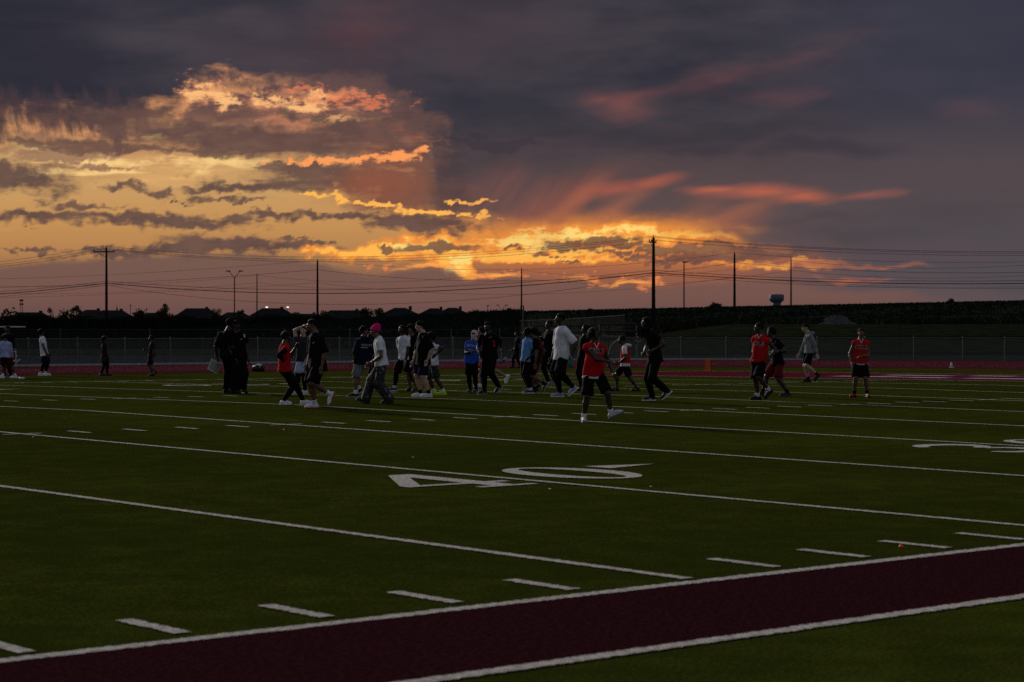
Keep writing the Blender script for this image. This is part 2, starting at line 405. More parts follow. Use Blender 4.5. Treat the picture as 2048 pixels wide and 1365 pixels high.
MATS = {}
def pmat(name, color, rough=0.85, var=0.12, scale=8.0, bump=0.0, bscale=60.0, spec=0.3, emit=None, alpha=None, sheen=0.0, metal=0.0, color2=None):
    """procedural Principled material: colour broken up by noise, optional bump"""
    if name in MATS: return MATS[name]
    m = bpy.data.materials.new(name); m.use_nodes = True
    n = m.node_tree.nodes; l = m.node_tree.links
    b = n['Principled BSDF']
    c = tuple(color)[:3]
    c2 = tuple(color2)[:3] if color2 else tuple(max(0.0, min(1.0, v * (1 - 2 * var))) for v in c)
    c1 = c if color2 else tuple(min(1.0, v * (1 + var)) for v in c)
    tcn = n.new('ShaderNodeTexCoord')
    nz = n.new('ShaderNodeTexNoise'); nz.inputs['Scale'].default_value = scale; nz.inputs['Detail'].default_value = 4
    l.new(tcn.outputs['Object'], nz.inputs['Vector'])
    cr = n.new('ShaderNodeValToRGB')
    cr.color_ramp.elements[0].position = 0.32; cr.color_ramp.elements[0].color = (*c2, 1)
    cr.color_ramp.elements[1].position = 0.68; cr.color_ramp.elements[1].color = (*c1, 1)
    l.new(nz.outputs['Fac'], cr.inputs['Fac']); l.new(cr.outputs['Color'], b.inputs['Base Color'])
    b.inputs['Roughness'].default_value = rough
    b.inputs['Specular IOR Level'].default_value = spec
    b.inputs['Metallic'].default_value = metal
    if sheen: b.inputs['Sheen Weight'].default_value = sheen
    if bump:
        bn = n.new('ShaderNodeTexNoise'); bn.inputs['Scale'].default_value = bscale; bn.inputs['Detail'].default_value = 3
        l.new(tcn.outputs['Object'], bn.inputs['Vector'])
        bp = n.new('ShaderNodeBump'); bp.inputs['Strength'].default_value = bump; bp.inputs['Distance'].default_value = 0.02
        l.new(bn.outputs['Fac'], bp.inputs['Height']); l.new(bp.outputs['Normal'], b.inputs['Normal'])
    if emit:
        b.inputs['Emission Color'].default_value = (*emit[:3], 1); b.inputs['Emission Strength'].default_value = emit[3]
    if alpha is not None: b.inputs['Alpha'].default_value = alpha
    MATS[name] = m
    return m

def link(o, parent=None):
    COL.objects.link(o)
    if parent is not None: o.parent = parent
    return o
def mesh(name, verts, faces, mat, parent=None, smooth=False, loc=None):
    me = bpy.data.meshes.new(name)
    me.from_pydata([tuple(v) for v in verts], [], [tuple(f) for f in faces])
    if mat is not None: me.materials.append(mat)
    if smooth: me.polygons.foreach_set('use_smooth', [True] * len(me.polygons))
    me.update()
    o = bpy.data.objects.new(name, me)
    if loc is not None: o.location = loc
    return link(o, parent)
def np_mesh(name, V_, F_, mats, parent=None, smooth=True, midx=None):
    """fast mesh from arrays; F_ is (n,4) or (n,3)"""
    me = bpy.data.meshes.new(name)
    V_ = np.asarray(V_, np.float32); F_ = np.asarray(F_, np.int32)
    me.vertices.add(len(V_)); me.vertices.foreach_set('co', V_.ravel())
    k = F_.shape[1]
    me.loops.add(F_.size); me.loops.foreach_set('vertex_index', F_.ravel())
    me.polygons.add(len(F_)); me.polygons.foreach_set('loop_start', np.arange(0, F_.size, k, dtype=np.int32))
    for m in (mats if isinstance(mats, (list, tuple)) else [mats]): me.materials.append(m)
    if midx is not None: me.polygons.foreach_set('material_index', np.asarray(midx, np.int32))
    if smooth: me.polygons.foreach_set('use_smooth', np.ones(len(F_), bool))
    me.update(); me.validate()
    return link(bpy.data.objects.new(name, me), parent)
def empty(name, loc, rz=0.0):
    o = bpy.data.objects.new(name, None); o.empty_display_size = 0.2
    o.location = loc; o.rotation_euler = (0, 0, rz)
    return link(o)
def tag(o, label=None, cat=None, group=None, kind=None):
    if label: o['label'] = label
    if cat: o['category'] = cat
    if group: o['group'] = group
    if kind: o['kind'] = kind
    return o

class MB:
    """collects boxes, tubes, lathes and polygons into one mesh"""
    def __init__(s): s.v, s.f = [], []
    def add(s, v, f):
        k = len(s.v); s.v += [tuple(q) for q in v]; s.f += [tuple(i + k for i in q) for q in f]; return s
    def box(s, c, d, rz=0.0):
        x, y, z = (q / 2 for q in d); ca, sa = math.cos(rz), math.sin(rz)
        v = [(c[0] + i * x * ca - j * y * sa, c[1] + i * x * sa + j * y * ca, c[2] + k * z) for k in (-1, 1) for j in (-1, 1) for i in (-1, 1)]
        return s.add(v, [(0, 2, 3, 1), (4, 5, 7, 6), (0, 1, 5, 4), (2, 6, 7, 3), (0, 4, 6, 2), (1, 3, 7, 5)])
    def tube(s, pts, r, n=8, cap=True):
        pts = [Vector(p) for p in pts]; rs = r if isinstance(r, (list, tuple)) else [r] * len(pts)
        rings = []
        for i, p in enumerate(pts):
            d = (pts[min(i + 1, len(pts) - 1)] - pts[max(i - 1, 0)]).normalized()
            a = d.cross(Vector((0, 0, 1)))
            if a.length < 1e-3: a = d.cross(Vector((1, 0, 0)))
            a.normalize(); b = d.cross(a)
            rings.append([p + (a * math.cos(2 * PI * k / n) + b * math.sin(2 * PI * k / n)) * rs[i] for k in range(n)])
        v = [q for rg in rings for q in rg]; f = []
        for i in range(len(pts) - 1):
            for k in range(n):
                f.append((i * n + k, i * n + (k + 1) % n, (i + 1) * n + (k + 1) % n, (i + 1) * n + k))
        if cap: f += [tuple(range(n - 1, -1, -1)), tuple((len(pts) - 1) * n + k for k in range(n))]
        return s.add(v, f)
    def lathe(s, prof, c=(0, 0, 0), n=20):
        v = [(c[0] + r * math.cos(2 * PI * k / n), c[1] + r * math.sin(2 * PI * k / n), c[2] + z) for r, z in prof for k in range(n)]
        f = [(i * n + k, i * n + (k + 1) % n, (i + 1) * n + (k + 1) % n, (i + 1) * n + k) for i in range(len(prof) - 1) for k in range(n)]
        f += [tuple(range(n - 1, -1, -1)), tuple((len(prof) - 1) * n + k for k in range(n))]
        return s.add(v, f)
    def build(s, name, mat, parent=None, smooth=False):
        return mesh(name, s.v, s.f, mat, parent, smooth)

# ------------------------------------------------------------------ ground
def hill(s, t):
    """height of the land: flat round the field, a crop-covered rise on the right, level suburb on the left"""
    ridge = 5.0 + 1.9 * s / 88.0 if s > 0 else 5.0 + 4.2 * s / 70.0
    ridge = max(1.2, min(11.0, ridge))
    k = max(0.0, min(1.0, (t - 215.0) / 135.0)); k = k * k * (3 - 2 * k)
    b = max(0.0, min(1.0, (t - 136.0) / 52.0)); b = b * b * (3 - 2 * b) * 2.3 * max(0.0, min(1.0, (s - 5.0) / 14.0))
    far = max(0.0, min(1.0, (t - 360.0) / 500.0))
    return -0.06 + max(b, ridge * k + b * (1 - k)) - far * ridge * 0.7
ss = sorted(set([-2600, -1800, -1200, -800, -500, -350] + list(range(-260, 261, 10)) + [350, 500, 800, 1200, 1800, 2600]))
ts = sorted(set([-120, -60, 0, 60, 110, 130] + list(range(136, 200, 6)) + list(range(200, 420, 10)) + [460, 520, 600, 800, 1100, 1600, 2200, 2900]))
gv_ = []; gf_ = []
for t in ts:
    for s in ss:
        x, y = st(s, t); gv_.append((x, y, hill(s, t) + (0.10 * math.sin(s * 0.31 + t * 0.17) if t > 205 else 0)))
nS = len(ss)
for i in range(len(ts) - 1):
    for j in range(nS - 1):
        gf_.append((i * nS + j, i * nS + j + 1, (i + 1) * nS + j + 1, (i + 1) * nS + j))
m_ground = pmat('dry_grass_ground', spec=0.0, color=(0.012, 0.014, 0.009), rough=0.95, var=0.3, scale=0.6, bump=0.5, bscale=6.0, color2=(0.010, 0.013, 0.009))
ground = mesh('ground', gv_, gf_, m_ground, smooth=True); tag(ground, kind='structure')

# gravel yard behind the track fence and a paler mown strip beyond it
def sheet(name, pts, z, mat, kind='structure', parent=None):
    o = mesh(name, [(p[0], p[1], z if not callable(z) else z(p)) for p in pts], [tuple(range(len(pts)))], mat, parent)
    if kind: tag(o, kind=kind)
    return o
m_gravel = pmat('dark_gravel', spec=0.0, color=(0.018, 0.020, 0.023), rough=0.95, var=0.25, scale=1.4, bump=0.6, bscale=30.0)
sheet('gravel_yard', [st(-120, 70), st(160, 70), st(160, 142), st(-120, 142)], -0.035, m_gravel)
m_mown = pmat('mown_grass', spec=0.0, color=(0.012, 0.015, 0.008), rough=0.95, var=0.25, scale=0.8, bump=0.4, bscale=10.0)
mv = []; mf = []
for i, t in enumerate(range(143, 192, 4)):
    for j, s in enumerate(range(-150, 191, 10)):
        mv.append((*st(s, t), hill(s, t) + 0.05))
        if i and j: k = i * 35 + j; mf.append((k - 36, k - 35, k, k - 1))
tag(mesh('mown_strip', mv, mf, m_mown, smooth=True), kind='structure')

# ------------------------------------------------------------------ the football field
def turf_mat():
    m = bpy.data.materials.new('artificial_turf'); m.use_nodes = True
    n = m.node_tree.nodes; l = m.node_tree.links; b = n['Principled BSDF']
    tcn = n.new('ShaderNodeTexCoord')
    def nz(scale, detail, rough=0.6):
        q = n.new('ShaderNodeTexNoise'); q.inputs['Scale'].default_value = scale; q.inputs['Detail'].default_value = detail; q.inputs['Roughness'].default_value = rough
        l.new(tcn.outputs['Object'], q.inputs['Vector']); return q.outputs['Fac']
    fine, mid, big = nz(42.0, 3, 0.7), nz(2.2, 5), nz(0.16, 4)
    def math_(op, a, v):
        q = n.new('ShaderNodeMath'); q.operation = op; l.new(a, q.inputs[0])
        if isinstance(v, float): q.inputs[1].default_value = v
        else: l.new(v, q.inputs[1])
        return q.outputs[0]
    s = math_('ADD', math_('MULTIPLY', fine, 0.80), math_('ADD', math_('MULTIPLY', mid, 0.34), math_('MULTIPLY', big, 0.36)))
    cr = n.new('ShaderNodeValToRGB')
    e = cr.color_ramp.elements
    e[0].position = 0.54; e[0].color = (0.0060, 0.0082, 0.0014, 1)
    e[1].position = 0.97; e[1].color = (0.050, 0.062, 0.0085, 1)
    e.new(0.76); e[1].color = (0.0160, 0.0208, 0.0032, 1)
    l.new(s, cr.inputs['Fac']); l.new(cr.outputs['Color'], b.inputs['Base Color'])
    b.inputs['Roughness'].default_value = 0.75; b.inputs['Specular IOR Level'].default_value = 0.0
    b.inputs['Sheen Weight'].default_value = 0.05; b.inputs['Sheen Roughness'].default_value = 0.5; b.inputs['Sheen Tint'].default_value = (0.36, 0.42, 0.03, 1)   # pile catching grazing light
    bp = n.new('ShaderNodeBump'); bp.inputs['Strength'].default_value = 0.6; bp.inputs['Distance'].default_value = 0.02
    l.new(fine, bp.inputs['Height']); l.new(bp.outputs['Normal'], b.inputs['Normal'])
    return m
m_turf = turf_mat()
X0, X1 = -62.0, 60.0
ys = [-32, -16, 0] + [24.38 * k / 4 for k in range(1, 9)] + [53, 58.5]
tv = []; tf = []
xs = [X0, -30, -10, 0, 10, 20, 30, 45, X1]
for y in ys:
    for x in xs: tv.append((x, y, crown(y)))
for i in range(len(ys) - 1):
    for j in range(len(xs) - 1):
        k = i * len(xs) + j; tf.append((k, k + 1, k + len(xs) + 1, k + len(xs)))
turf = mesh('turf', tv, tf, m_turf); tag(turf, kind='structure')

m_line = pmat('white_turf_paint', spec=0.0, color=(0.47, 0.435, 0.405), rough=0.9, var=0.22, scale=24.0, bump=0.5, bscale=200.0)
m_maroon = pmat('maroon_turf', spec=0.0, color=(0.031, 0.0085, 0.0112), rough=0.9, var=0.25, scale=34.0, bump=0.5, bscale=120.0)
LZ = 0.008
def strip(name, a, b, w, mat=None, parent=None, z=LZ, rag=0.0, step=None):
    """painted strip from a to b (centre line), edges roughened by the turf pile"""
    a = Vector((a[0], a[1])); b = Vector((b[0], b[1])); d = b - a; L = d.length; d.normalize(); nrm = Vector((-d.y, d.x))
    n = max(1, int(L / step)) if step else max(1, int(L / 4.0))
    v = []; f = []
    for i in range(n + 1):
        p = a + d * (L * i / n)
        for sgn in (-1, 1):
            q = p + nrm * sgn * (w / 2 + random.uniform(-rag, rag))
            v.append((q.x, q.y, crown(q.y) + z))
        if i: k = 2 * i; f.append((k - 2, k - 1, k + 1, k) if False else (k - 2, k, k + 1, k - 1))
    return mesh(name, v, f, mat or m_line, parent or turf)
# maroon border outside the near sideline
bv = []; bf = []
for i in range(61):
    x = X0 + (52 - X0) * i / 60
    bv += [(x, -1.80, 0.004), (x, -0.05, 0.004)]
    if i: bf.append((2 * i - 2, 2 * i, 2 * i + 1, 2 * i - 1))
mesh('border_band', bv, bf, m_maroon, turf)
WL = 0.098
strip('sideline', (-14, -0.055), (50.3, -0.055), 0.112, rag=0.011, step=0.023)
strip('border_line', (-14, -1.80), (52, -1.80), 0.112, rag=0.011, step=0.023)
strip('sideline', (0, 48.77), (50.3, 48.77), 0.12)
for k in range(-15, 45, 5):
    x = k * YD
    near = -5 < k < 12
    strip('yard_line', (x, 0.10), (x, 48.6), WL, rag=0.010 if near else 0.0, step=0.03 if near else None)
strip('goal_line', (45 * YD, 0.1), (45 * YD, 48.6), 0.15)
strip('end_line', (55 * YD, 0.1), (55 * YD, 48.7), 0.12)
for k in range(-12, 45):
    x = k * YD
    if k % 5:
        near = -6 < k < 12
        strip('hash_mark', (x, 0.16), (x, 0.77), 0.10, rag=0.010 if near else 0.0, step=0.025 if near else None)
        strip('hash_mark', (x, 17.60), (x, 18.22), 0.10)
        strip('hash_mark', (x, 30.55), (x, 31.17), 0.10)
        strip('hash_mark', (x, 48.0), (x, 48.6), 0.10)
    else:
        strip('hash_mark', (x - 0.30, 17.91), (x - WL / 2, 17.91), 0.10); strip('hash_mark', (x + WL / 2, 17.91), (x + 0.30, 17.91), 0.10)
        strip('hash_mark', (x - 0.30, 30.86), (x - WL / 2, 30.86), 0.10); strip('hash_mark', (x + WL / 2, 30.86), (x + 0.30, 30.86), 0.10)
# end zone
ev = []; ef = []
for i, y in enumerate([0.1] + [24.38 * k / 4 for k in range(1, 8)] + [48.66]):
    ev += [(45 * YD + 0.08, y, crown(y) + 0.004), (55 * YD - 0.07, y, crown(y) + 0.004)]
    if i: ef.append((2 * i - 2, 2 * i - 1, 2 * i + 1, 2 * i))
m_endzone = pmat('maroon_end_zone', spec=0.0, color=(0.10, 0.012, 0.022), rough=0.9, var=0.2, scale=6.0, bump=0.4, bscale=80.0)
end_zone = mesh('end_zone', ev, ef, m_endzone, turf)

# painted numerals (strokes as flat sheets)
def stroke(path, w):
    """flat ribbon of varying width along a 2D path -> verts, faces"""
    v = []; f = []
    for i, p in enumerate(path):
        a = path[max(0, i - 1)]; b = path[min(len(path) - 1, i + 1)]
        d = Vector((b[0] - a[0], b[1] - a[1])).normalized(); ww = w(i / (len(path) - 1)) if callable(w) else w
        v += [(p[0] - d.y * ww / 2, p[1] + d.x * ww / 2), (p[0] + d.y * ww / 2, p[1] - d.x * ww / 2)]
        if i: f.append((2 * i - 2, 2 * i - 1, 2 * i + 1, 2 * i))
    return v, f
def digit(ch):
    W_, H_ = 1.22, 1.83
    V_, F_ = [], []
    def put(v, f):
        k = len(V_); V_.extend(v); F_.extend([tuple(i + k for i in q) for q in f])
    def quad(*p): put(p, [(0, 1, 2, 3)])
    if ch == '4':
        quad((0.75, 0.12), (1.03, 0.12), (1.03, 1.83), (0.75, 1.83)); quad((0.52, 0.0), (1.26, 0.0), (1.26, 0.118), (0.52, 0.118))
        quad((-0.05, 0.44), (0.748, 0.44), (0.748, 0.58), (-0.05, 0.58)); quad((1.032, 0.44), (1.26, 0.44), (1.26, 0.58), (1.032, 0.58))
        quad((-0.05, 0.582), (0.20, 0.582), (0.748, 1.46), (0.748, 1.83))
    elif ch in '08':
        n = 36
        o = [(W_ / 2 + 0.60 * math.cos(2 * PI * i / n), H_ / 2 + 0.915 * math.sin(2 * PI * i / n)) for i in range(n)]
        q = [(W_ / 2 + 0.30 * math.cos(2 * PI * i / n), H_ / 2 + 0.80 * math.sin(2 * PI * i / n)) for i in range(n)]
        put(o + q, [(i, (i + 1) % n, n + (i + 1) % n, n + i) for i in range(n)])
    elif ch == '3':
        up = [(W_ / 2 + 0.44 * math.cos(a), 1.36 + 0.38 * math.sin(a)) for a in np.linspace(math.radians(165), math.radians(-80), 22)]
        lo = [(W_ / 2 + 0.46 * math.cos(a), 0.50 + 0.42 * math.sin(a)) for a in np.linspace(math.radians(78), math.radians(-165), 22)]
        put(*stroke(up, lambda t: 0.16 + 0.14 * math.sin(PI * t))); put(*stroke(lo, lambda t: 0.16 + 0.16 * math.sin(PI * t)))
    elif ch == '2':
        pts = [(W_ / 2 + 0.44 * math.cos(a), 1.34 + 0.40 * math.sin(a)) for a in np.linspace(math.radians(170), math.radians(-40), 18)] + [(0.30, 0.30)]
        put(*stroke(pts, lambda t: 0.16 + 0.12 * math.sin(PI * t))); quad((0.06, 0.0), (1.18, 0.0), (1.18, 0.22), (0.06, 0.22))
    elif ch == '1':
        quad((0.46, 0.12), (0.76, 0.12), (0.76, 1.83), (0.46, 1.83)); quad((0.22, 0.0), (1.0, 0.0), (1.0, 0.118), (0.22, 0.118)); quad((0.16, 1.40), (0.458, 1.48), (0.458, 1.80), (0.16, 1.56))
    elif ch == '5':
        quad((0.16, 1.58), (1.10, 1.58), (1.10, 1.83), (0.16, 1.83)); quad((0.16, 0.95), (0.34, 0.95), (0.34, 1.578), (0.16, 1.578))
        lo = [(W_ / 2 + 0.46 * math.cos(a), 0.52 + 0.46 * math.sin(a)) for a in np.linspace(math.radians(120), math.radians(-165), 24)]
        put(*stroke(lo, lambda t: 0.14 + 0.18 * math.sin(PI * t)))
    return V_, F_
def numeral(name, ch, ox, oy, flip=False):
    v, f = digit(ch)
    o = []
    for x, y in v:
        X, Y = (ox - x, oy - y) if flip else (ox + x, oy + y)
        o.append((X, Y, crown(Y) + LZ))
    return mesh(name, o, f, m_line, turf)
for k, t2 in ((5, '40'), (15, '30'), (25, '20'), (35, '10')):
    x = k * YD
    numeral('numeral', t2[0], x - 1.50, 6.42); numeral('numeral', t2[1], x + 0.42, 6.42)
    numeral('numeral', t2[0], x + 1.50, 48.77 - 6.42, True); numeral('numeral', t2[1], x - 0.42, 48.77 - 6.42, True)
    for yy in (7.80, 48.77 - 7.80):
        mesh('direction_arrow', [(x + 1.85, yy - 0.22, crown(yy) + LZ), (x + 2.75, yy, crown(yy) + LZ), (x + 1.85, yy + 0.22, crown(yy) + LZ)], [(0, 1, 2)], m_line, turf)
numeral('numeral', '5', -5 * YD - 1.5, 6.42); numeral('numeral', '0', -5 * YD + 0.42, 6.42)
# broad white strokes of the end zone lettering
m_violet = pmat('violet_paint', spec=0.0, color=(0.10, 0.06, 0.20), rough=0.9)
for (y0, y1, xa, xb) in ((36.5, 33.8, 44.0, 47.5), (33.2, 31.6, 43.6, 48.0), (30.8, 28.0, 43.6, 47.8), (27.4, 24.6, 43.6, 48.0)):
    for dz, grow, mt in ((0.007, 0.22, m_violet), (0.011, 0.0, m_line)):
        v = []; f = []
        for (xx0, xx1) in ((xa, xa + 0.8), (xb - 0.8, xb)):
            k = len(v)
            for X, Y in ((xx0 - grow, y0 + grow), (xx1 + grow, y0 + grow), (xx1 + grow, y1 - grow), (xx0 - grow, y1 - grow)):
                v.append((X, Y, crown(Y) + dz))
            f.append((k, k + 1, k + 2, k + 3))
        mesh('end_zone_letter', v, f, mt, end_zone)

# running track: straight behind the far sideline, bending round behind the end zone
m_track = pmat('red_track', spec=0.0, color=(0.068, 0.015, 0.021), rough=0.9, var=0.22, scale=2.0, bump=0.4, bscale=90.0)
inner = [(-40, 58.5), (44, 58.5), (52, 57.2), (58, 53.5), (60.1, 50), (60.1, 36), (60.1, 20), (60.1, 0)]
outer = [(-40, 75.6), (58, 75.6), (66, 75.0), (73, 72.0), (78, 66.5), (82.5, 60), (87, 50), (90, 20)]
tvv = []; tff = []
for i, (a, b) in enumerate(zip(inner, outer)):
    tvv += [(a[0], a[1], 0.012), (b[0], b[1], 0.012)]
    if i: tff.append((2 * i - 2, 2 * i, 2 * i + 1, 2 * i - 1))
track = mesh('running_track', tvv, tff, m_track); tag(track, kind='structure')
m_lane = pmat('lane_paint', spec=0.0, color=(0.42, 0.36, 0.36), rough=0.9)
def poly_strip(name, pts, w, z, mat, parent):
    v = []; f = []
    for i, p in enumerate(pts):
        a = pts[max(0, i - 1)]; b = pts[min(len(pts) - 1, i + 1)]
        d = Vector((b[0] - a[0], b[1] - a[1])).normalized()
        v += [(p[0] - d.y * w / 2, p[1] + d.x * w / 2, z), (p[0] + d.y * w / 2, p[1] - d.x * w / 2, z)]
        if i: f.append((2 * i - 2, 2 * i - 1, 2 * i + 1, 2 * i))
    return mesh(name, v, f, mat, parent)
for fr in (0.30, 0.45, 0.60, 0.75):
    poly_strip('lane_line', [(a[0] + (b[0] - a[0]) * fr, a[1] + (b[1] - a[1]) * fr) for a, b in zip(inner, outer)], 0.05, 0.016, m_lane, track)
m_kerb = pmat('concrete_kerb', spec=0.0, color=(0.30, 0.29, 0.29), rough=0.9)
kv = []; kf = []
op = [(-40, 75.75), (58, 75.75), (66.05, 75.15), (73.1, 72.13), (78.12, 66.6)]
for i, p in enumerate(op):
    kv += [(p[0], p[1] - 0.10, -0.03), (p[0], p[1] - 0.10, 0.10), (p[0], p[1] + 0.10, 0.10), (p[0], p[1] + 0.10, -0.03)]
    if i:
        for q in range(3): k = 4 * i; kf.append((k - 4 + q, k + q, k + q + 1, k - 3 + q))
mesh('track_kerb', kv, kf, m_kerb, track)
# ------------------------------------------------------------------ fences
m_galv = pmat('galvanised_steel', (0.075, 0.078, 0.083), 0.7, 0.1, metal=0.1)
m_dim = pmat('weathered_steel', (0.024, 0.026, 0.028), 0.7, 0.1)
m_dark_steel = pmat('black_coated_steel', (0.008, 0.009, 0.010), 0.9, 0.1, spec=0.05)
def fabric_mat(name, c, cover):
    """woven wire: a fine diagonal mesh that covers only part of what lies behind it"""
    m = bpy.data.materials.new(name); m.use_nodes = True
    n = m.node_tree.nodes; l = m.node_tree.links; b = n['Principled BSDF']
    b.inputs['Base Color'].default_value = (*c, 1); b.inputs['Roughness'].default_value = 0.6
    tcn = n.new('ShaderNodeTexCoord')
    nz = n.new('ShaderNodeTexNoise'); nz.inputs['Scale'].default_value = 1.5; l.new(tcn.outputs['Object'], nz.inputs['Vector'])
    mr = n.new('ShaderNodeMapRange'); mr.inputs['To Min'].default_value = cover * 0.7; mr.inputs['To Max'].default_value = cover * 1.3
    l.new(nz.outputs['Fac'], mr.inputs['Value']); l.new(mr.outputs[0], b.inputs['Alpha'])
    return m
m_wire = fabric_mat('chain_link_fabric', (0.10, 0.11, 0.12), 0.24)
m_wire2 = fabric_mat('far_chain_link_fabric', (0.020, 0.022, 0.022), 0.03)
def fence(label, pts, h, gap, zf, r, mat, fab, cat='fence', mid=False):
    root = empty('chain_link_fence', (pts[0][0], pts[0][1], zf(*pts[0])))
    o0 = Vector(root.location)
    tag(root, label, cat)
    P2 = [Vector((p[0], p[1])) for p in pts]
    post = None
    run = 0.0; fv = []; ff = []
    for i in range(len(P2) - 1):
        a, b = P2[i], P2[i + 1]; L = (b - a).length; n = max(1, round(L / gap))
        for k in range(n + (1 if i == len(P2) - 2 else 0)):
            p = a + (b - a) * (k / n)
            if post is None:
                mb = MB(); mb.tube([(0, 0, -0.1), (0, 0, h + 0.03)], r * 1.15, 8); mb.lathe([(r * 1.5, 0), (r * 1.5, 0.03), (r * 0.9, 0.07), (0.004, 0.085)], (0, 0, h + 0.0), 8)
                post = mb.build('post', mat, root); q = post
            else:
                q = post.copy(); COL.objects.link(q); q.parent = root
            q.location = Vector((p.x, p.y, zf(p.x, p.y))) - o0
        za, zb = zf(*a), zf(*b)
        rl = MB(); A_ = Vector((a.x, a.y, za + h)) - o0; B_ = Vector((b.x, b.y, zb + h)) - o0
        rl.tube([A_, B_], r, 6); rl.build('top_rail', mat, root)
        if mid:
            rl = MB(); rl.tube([A_ - Vector((0, 0, h * 0.5)), B_ - Vector((0, 0, h * 0.5))], r * 0.8, 6); rl.build('middle_rail', mat, root)
        d = (b - a).normalized(); off = Vector((-d.y, d.x, 0)) * (r + 0.01)
        k = len(fv)
        fv += [Vector((a.x, a.y, za + 0.03)) - o0 + off, Vector((b.x, b.y, zb + 0.03)) - o0 + off, B_ + off, A_ + off]
        ff.append((k, k + 1, k + 2, k + 3))
    mesh('wire_fabric', fv, ff, fab, root)
    return root
flat = lambda x, y: -0.02
fence('low grey chain link fence along the back of the red track', [(2, 76.4), (30, 76.4), (60, 76.4), (66.4, 75.8), (73.6, 72.7), (78.7, 67.0), (83.2, 60.4), (88, 50)], 1.27, 2.45, flat, 0.030, m_galv, m_wire)
fz = lambda x, y: hill((Vector((x, y, 0)) - CAM).dot(RT), (Vector((x, y, 0)) - CAM).dot(FW))
fence('tall chain link fence bending away beyond the gravel yard at right', [at(1040, 233), at(1120, 178), at(1250, 132), at(1500, 130), at(1800, 128), at(2150, 126)], 2.72, 9.0, fz, 0.026, m_dark_steel, m_wire2, mid=True)
fence('distant low wire fence beyond the gravel yard at left', [at(-60, 172), at(300, 174), at(700, 178), at(1000, 186)], 1.85, 6.0, fz, 0.03, m_dim, m_wire2)

# ------------------------------------------------------------------ power lines
m_pole = pmat('dark_wood_pole', (0.022, 0.018, 0.015), 0.9, 0.2, 3.0, spec=0.0)
m_cable = pmat('black_cable', (0.012, 0.011, 0.011), 0.8)
m_ins = pmat('insulator', (0.08, 0.06, 0.05), 0.4)
def gz(px, t): return fz(*at(px, t))
POLES = {}
def utility_pole(key, px, top, t, r, label, arm=None, pin=True):
    x, y = at(px, t); z0 = gz(px, t) - 0.2; zt = zat(top, t)
    root = empty('utility_pole', (x, y, z0)); tag(root, label, 'utility pole', 'utility poles on the horizon')
    H_ = zt - z0
    mb = MB(); mb.tube([(0, 0, 0), (0, 0, H_ * 0.5), (0, 0, H_)], [r * 1.25, r * 1.05, r * 0.8], 10); mb.build('pole', m_pole, root, True)
    if arm:
        half, da = arm
        ax = RT * math.cos(da) + FW * math.sin(da)
        za = H_ - 0.55
        mb = MB(); a = -ax * half; b = ax * half * (0.62)
        mb.tube([a + Vector((0, 0, za)), b + Vector((0, 0, za))], 0.085, 6); mb.build('crossarm', m_pole, root)
        mb = MB(); mb.tube([a * 0.8 + Vector((0, 0, za)), Vector((0, 0, za - 0.75))], 0.035, 6); mb.build('brace', m_pole, root)
        for q in (a * 0.96, a * 0.45, b * 0.92):
            mb = MB(); mb.lathe([(0.03, 0), (0.075, 0.06), (0.05, 0.13), (0.075, 0.2), (0.02, 0.30)], (q.x, q.y, za + 0.07), 8); mb.build('insulator', m_ins, root, True)
    if pin:
        mb = MB(); mb.lathe([(0.03, 0), (0.07, 0.08), (0.045, 0.16), (0.07, 0.24), (0.02, 0.34)], (0, 0, H_), 8); mb.build('insulator', m_ins, root, True)
    POLES[key] = (px, top, t)
utility_pole('A', 213, 496, 278, 0.17, 'tall dark pole with a crossarm, the leftmost utility pole', (1.75, 0.2))
utility_pole('B', 1307, 476, 246, 0.20, 'tallest dark pole with a short crossarm right of centre', (0.9, 0.9))
utility_pole('C', 635, 522, 333, 0.17, 'plain dark pole above the red jersey player at left of centre')
utility_pole('D', 514, 550, 420, 0.12, 'thin short pole just right of the twin arm street lamp')
utility_pole('E', 1043, 539, 381, 0.13, 'thin dark pole at the centre of the skyline')
utility_pole('F', 1469, 508, 300, 0.16, 'plain dark pole right of the tallest pole')
utility_pole('G', 1582, 519, 326, 0.11, 'thin pole beside the water tower')
def wire(name, pts, r, label, group):
    """a hung cable: pts are (px, py, t) knots, each span sagging by the given drop to the next"""
    v = []
    for (a, b, sag) in pts:
        A_ = Vector((*at(a[0], a[2]), zat(a[1], a[2]))); B_ = Vector((*at(b[0], b[2]), zat(b[1], b[2])))
        n = 16
        for i in range(n + (1 if (a, b, sag) == pts[-1] else 0)):
            u = i / n; p = A_.lerp(B_, u); p.z -= sag * 4 * u * (1 - u); v.append(p)
    mb = MB(); mb.tube(v, r, 5)
    o = mb.build(name, m_cable); tag(o, label, 'wire', group)
tL, tA, tB, tR = 312, 278, 246, 212
gA = 'wires of the crossarm poles'
for i, (yl, ya, yb, yr, sg) in enumerate([(519, 492, 473, 478, 2.0), (523, 497, 475, 482, 2.1), (527, 500, 481, 485, 2.1)]):
    wire('overhead_wire', [((-480, yl + 6, tL), (200 + 10 * i, ya, tA), 2.0), ((200 + 10 * i, ya, tA), (1303 + 4 * i, yb, tB), sg), ((1303 + 4 * i, yb, tB), (2720, yr, tR), 1.6)], 0.020, ['topmost thin wire over the tops of the two crossarm poles', 'second thin wire from the top of the two crossarm poles', 'third thin wire from the top of the two crossarm poles'][i], gA)
wire('overhead_wire', [((-480, 586, tL), (213, 563, tA), 1.2), ((213, 563, tA), (1307, 541, tB), 1.7), ((1307, 541, tB), (2720, 530, tR), 1.5)], 0.026, 'upper cable halfway up the two crossarm poles', gA)
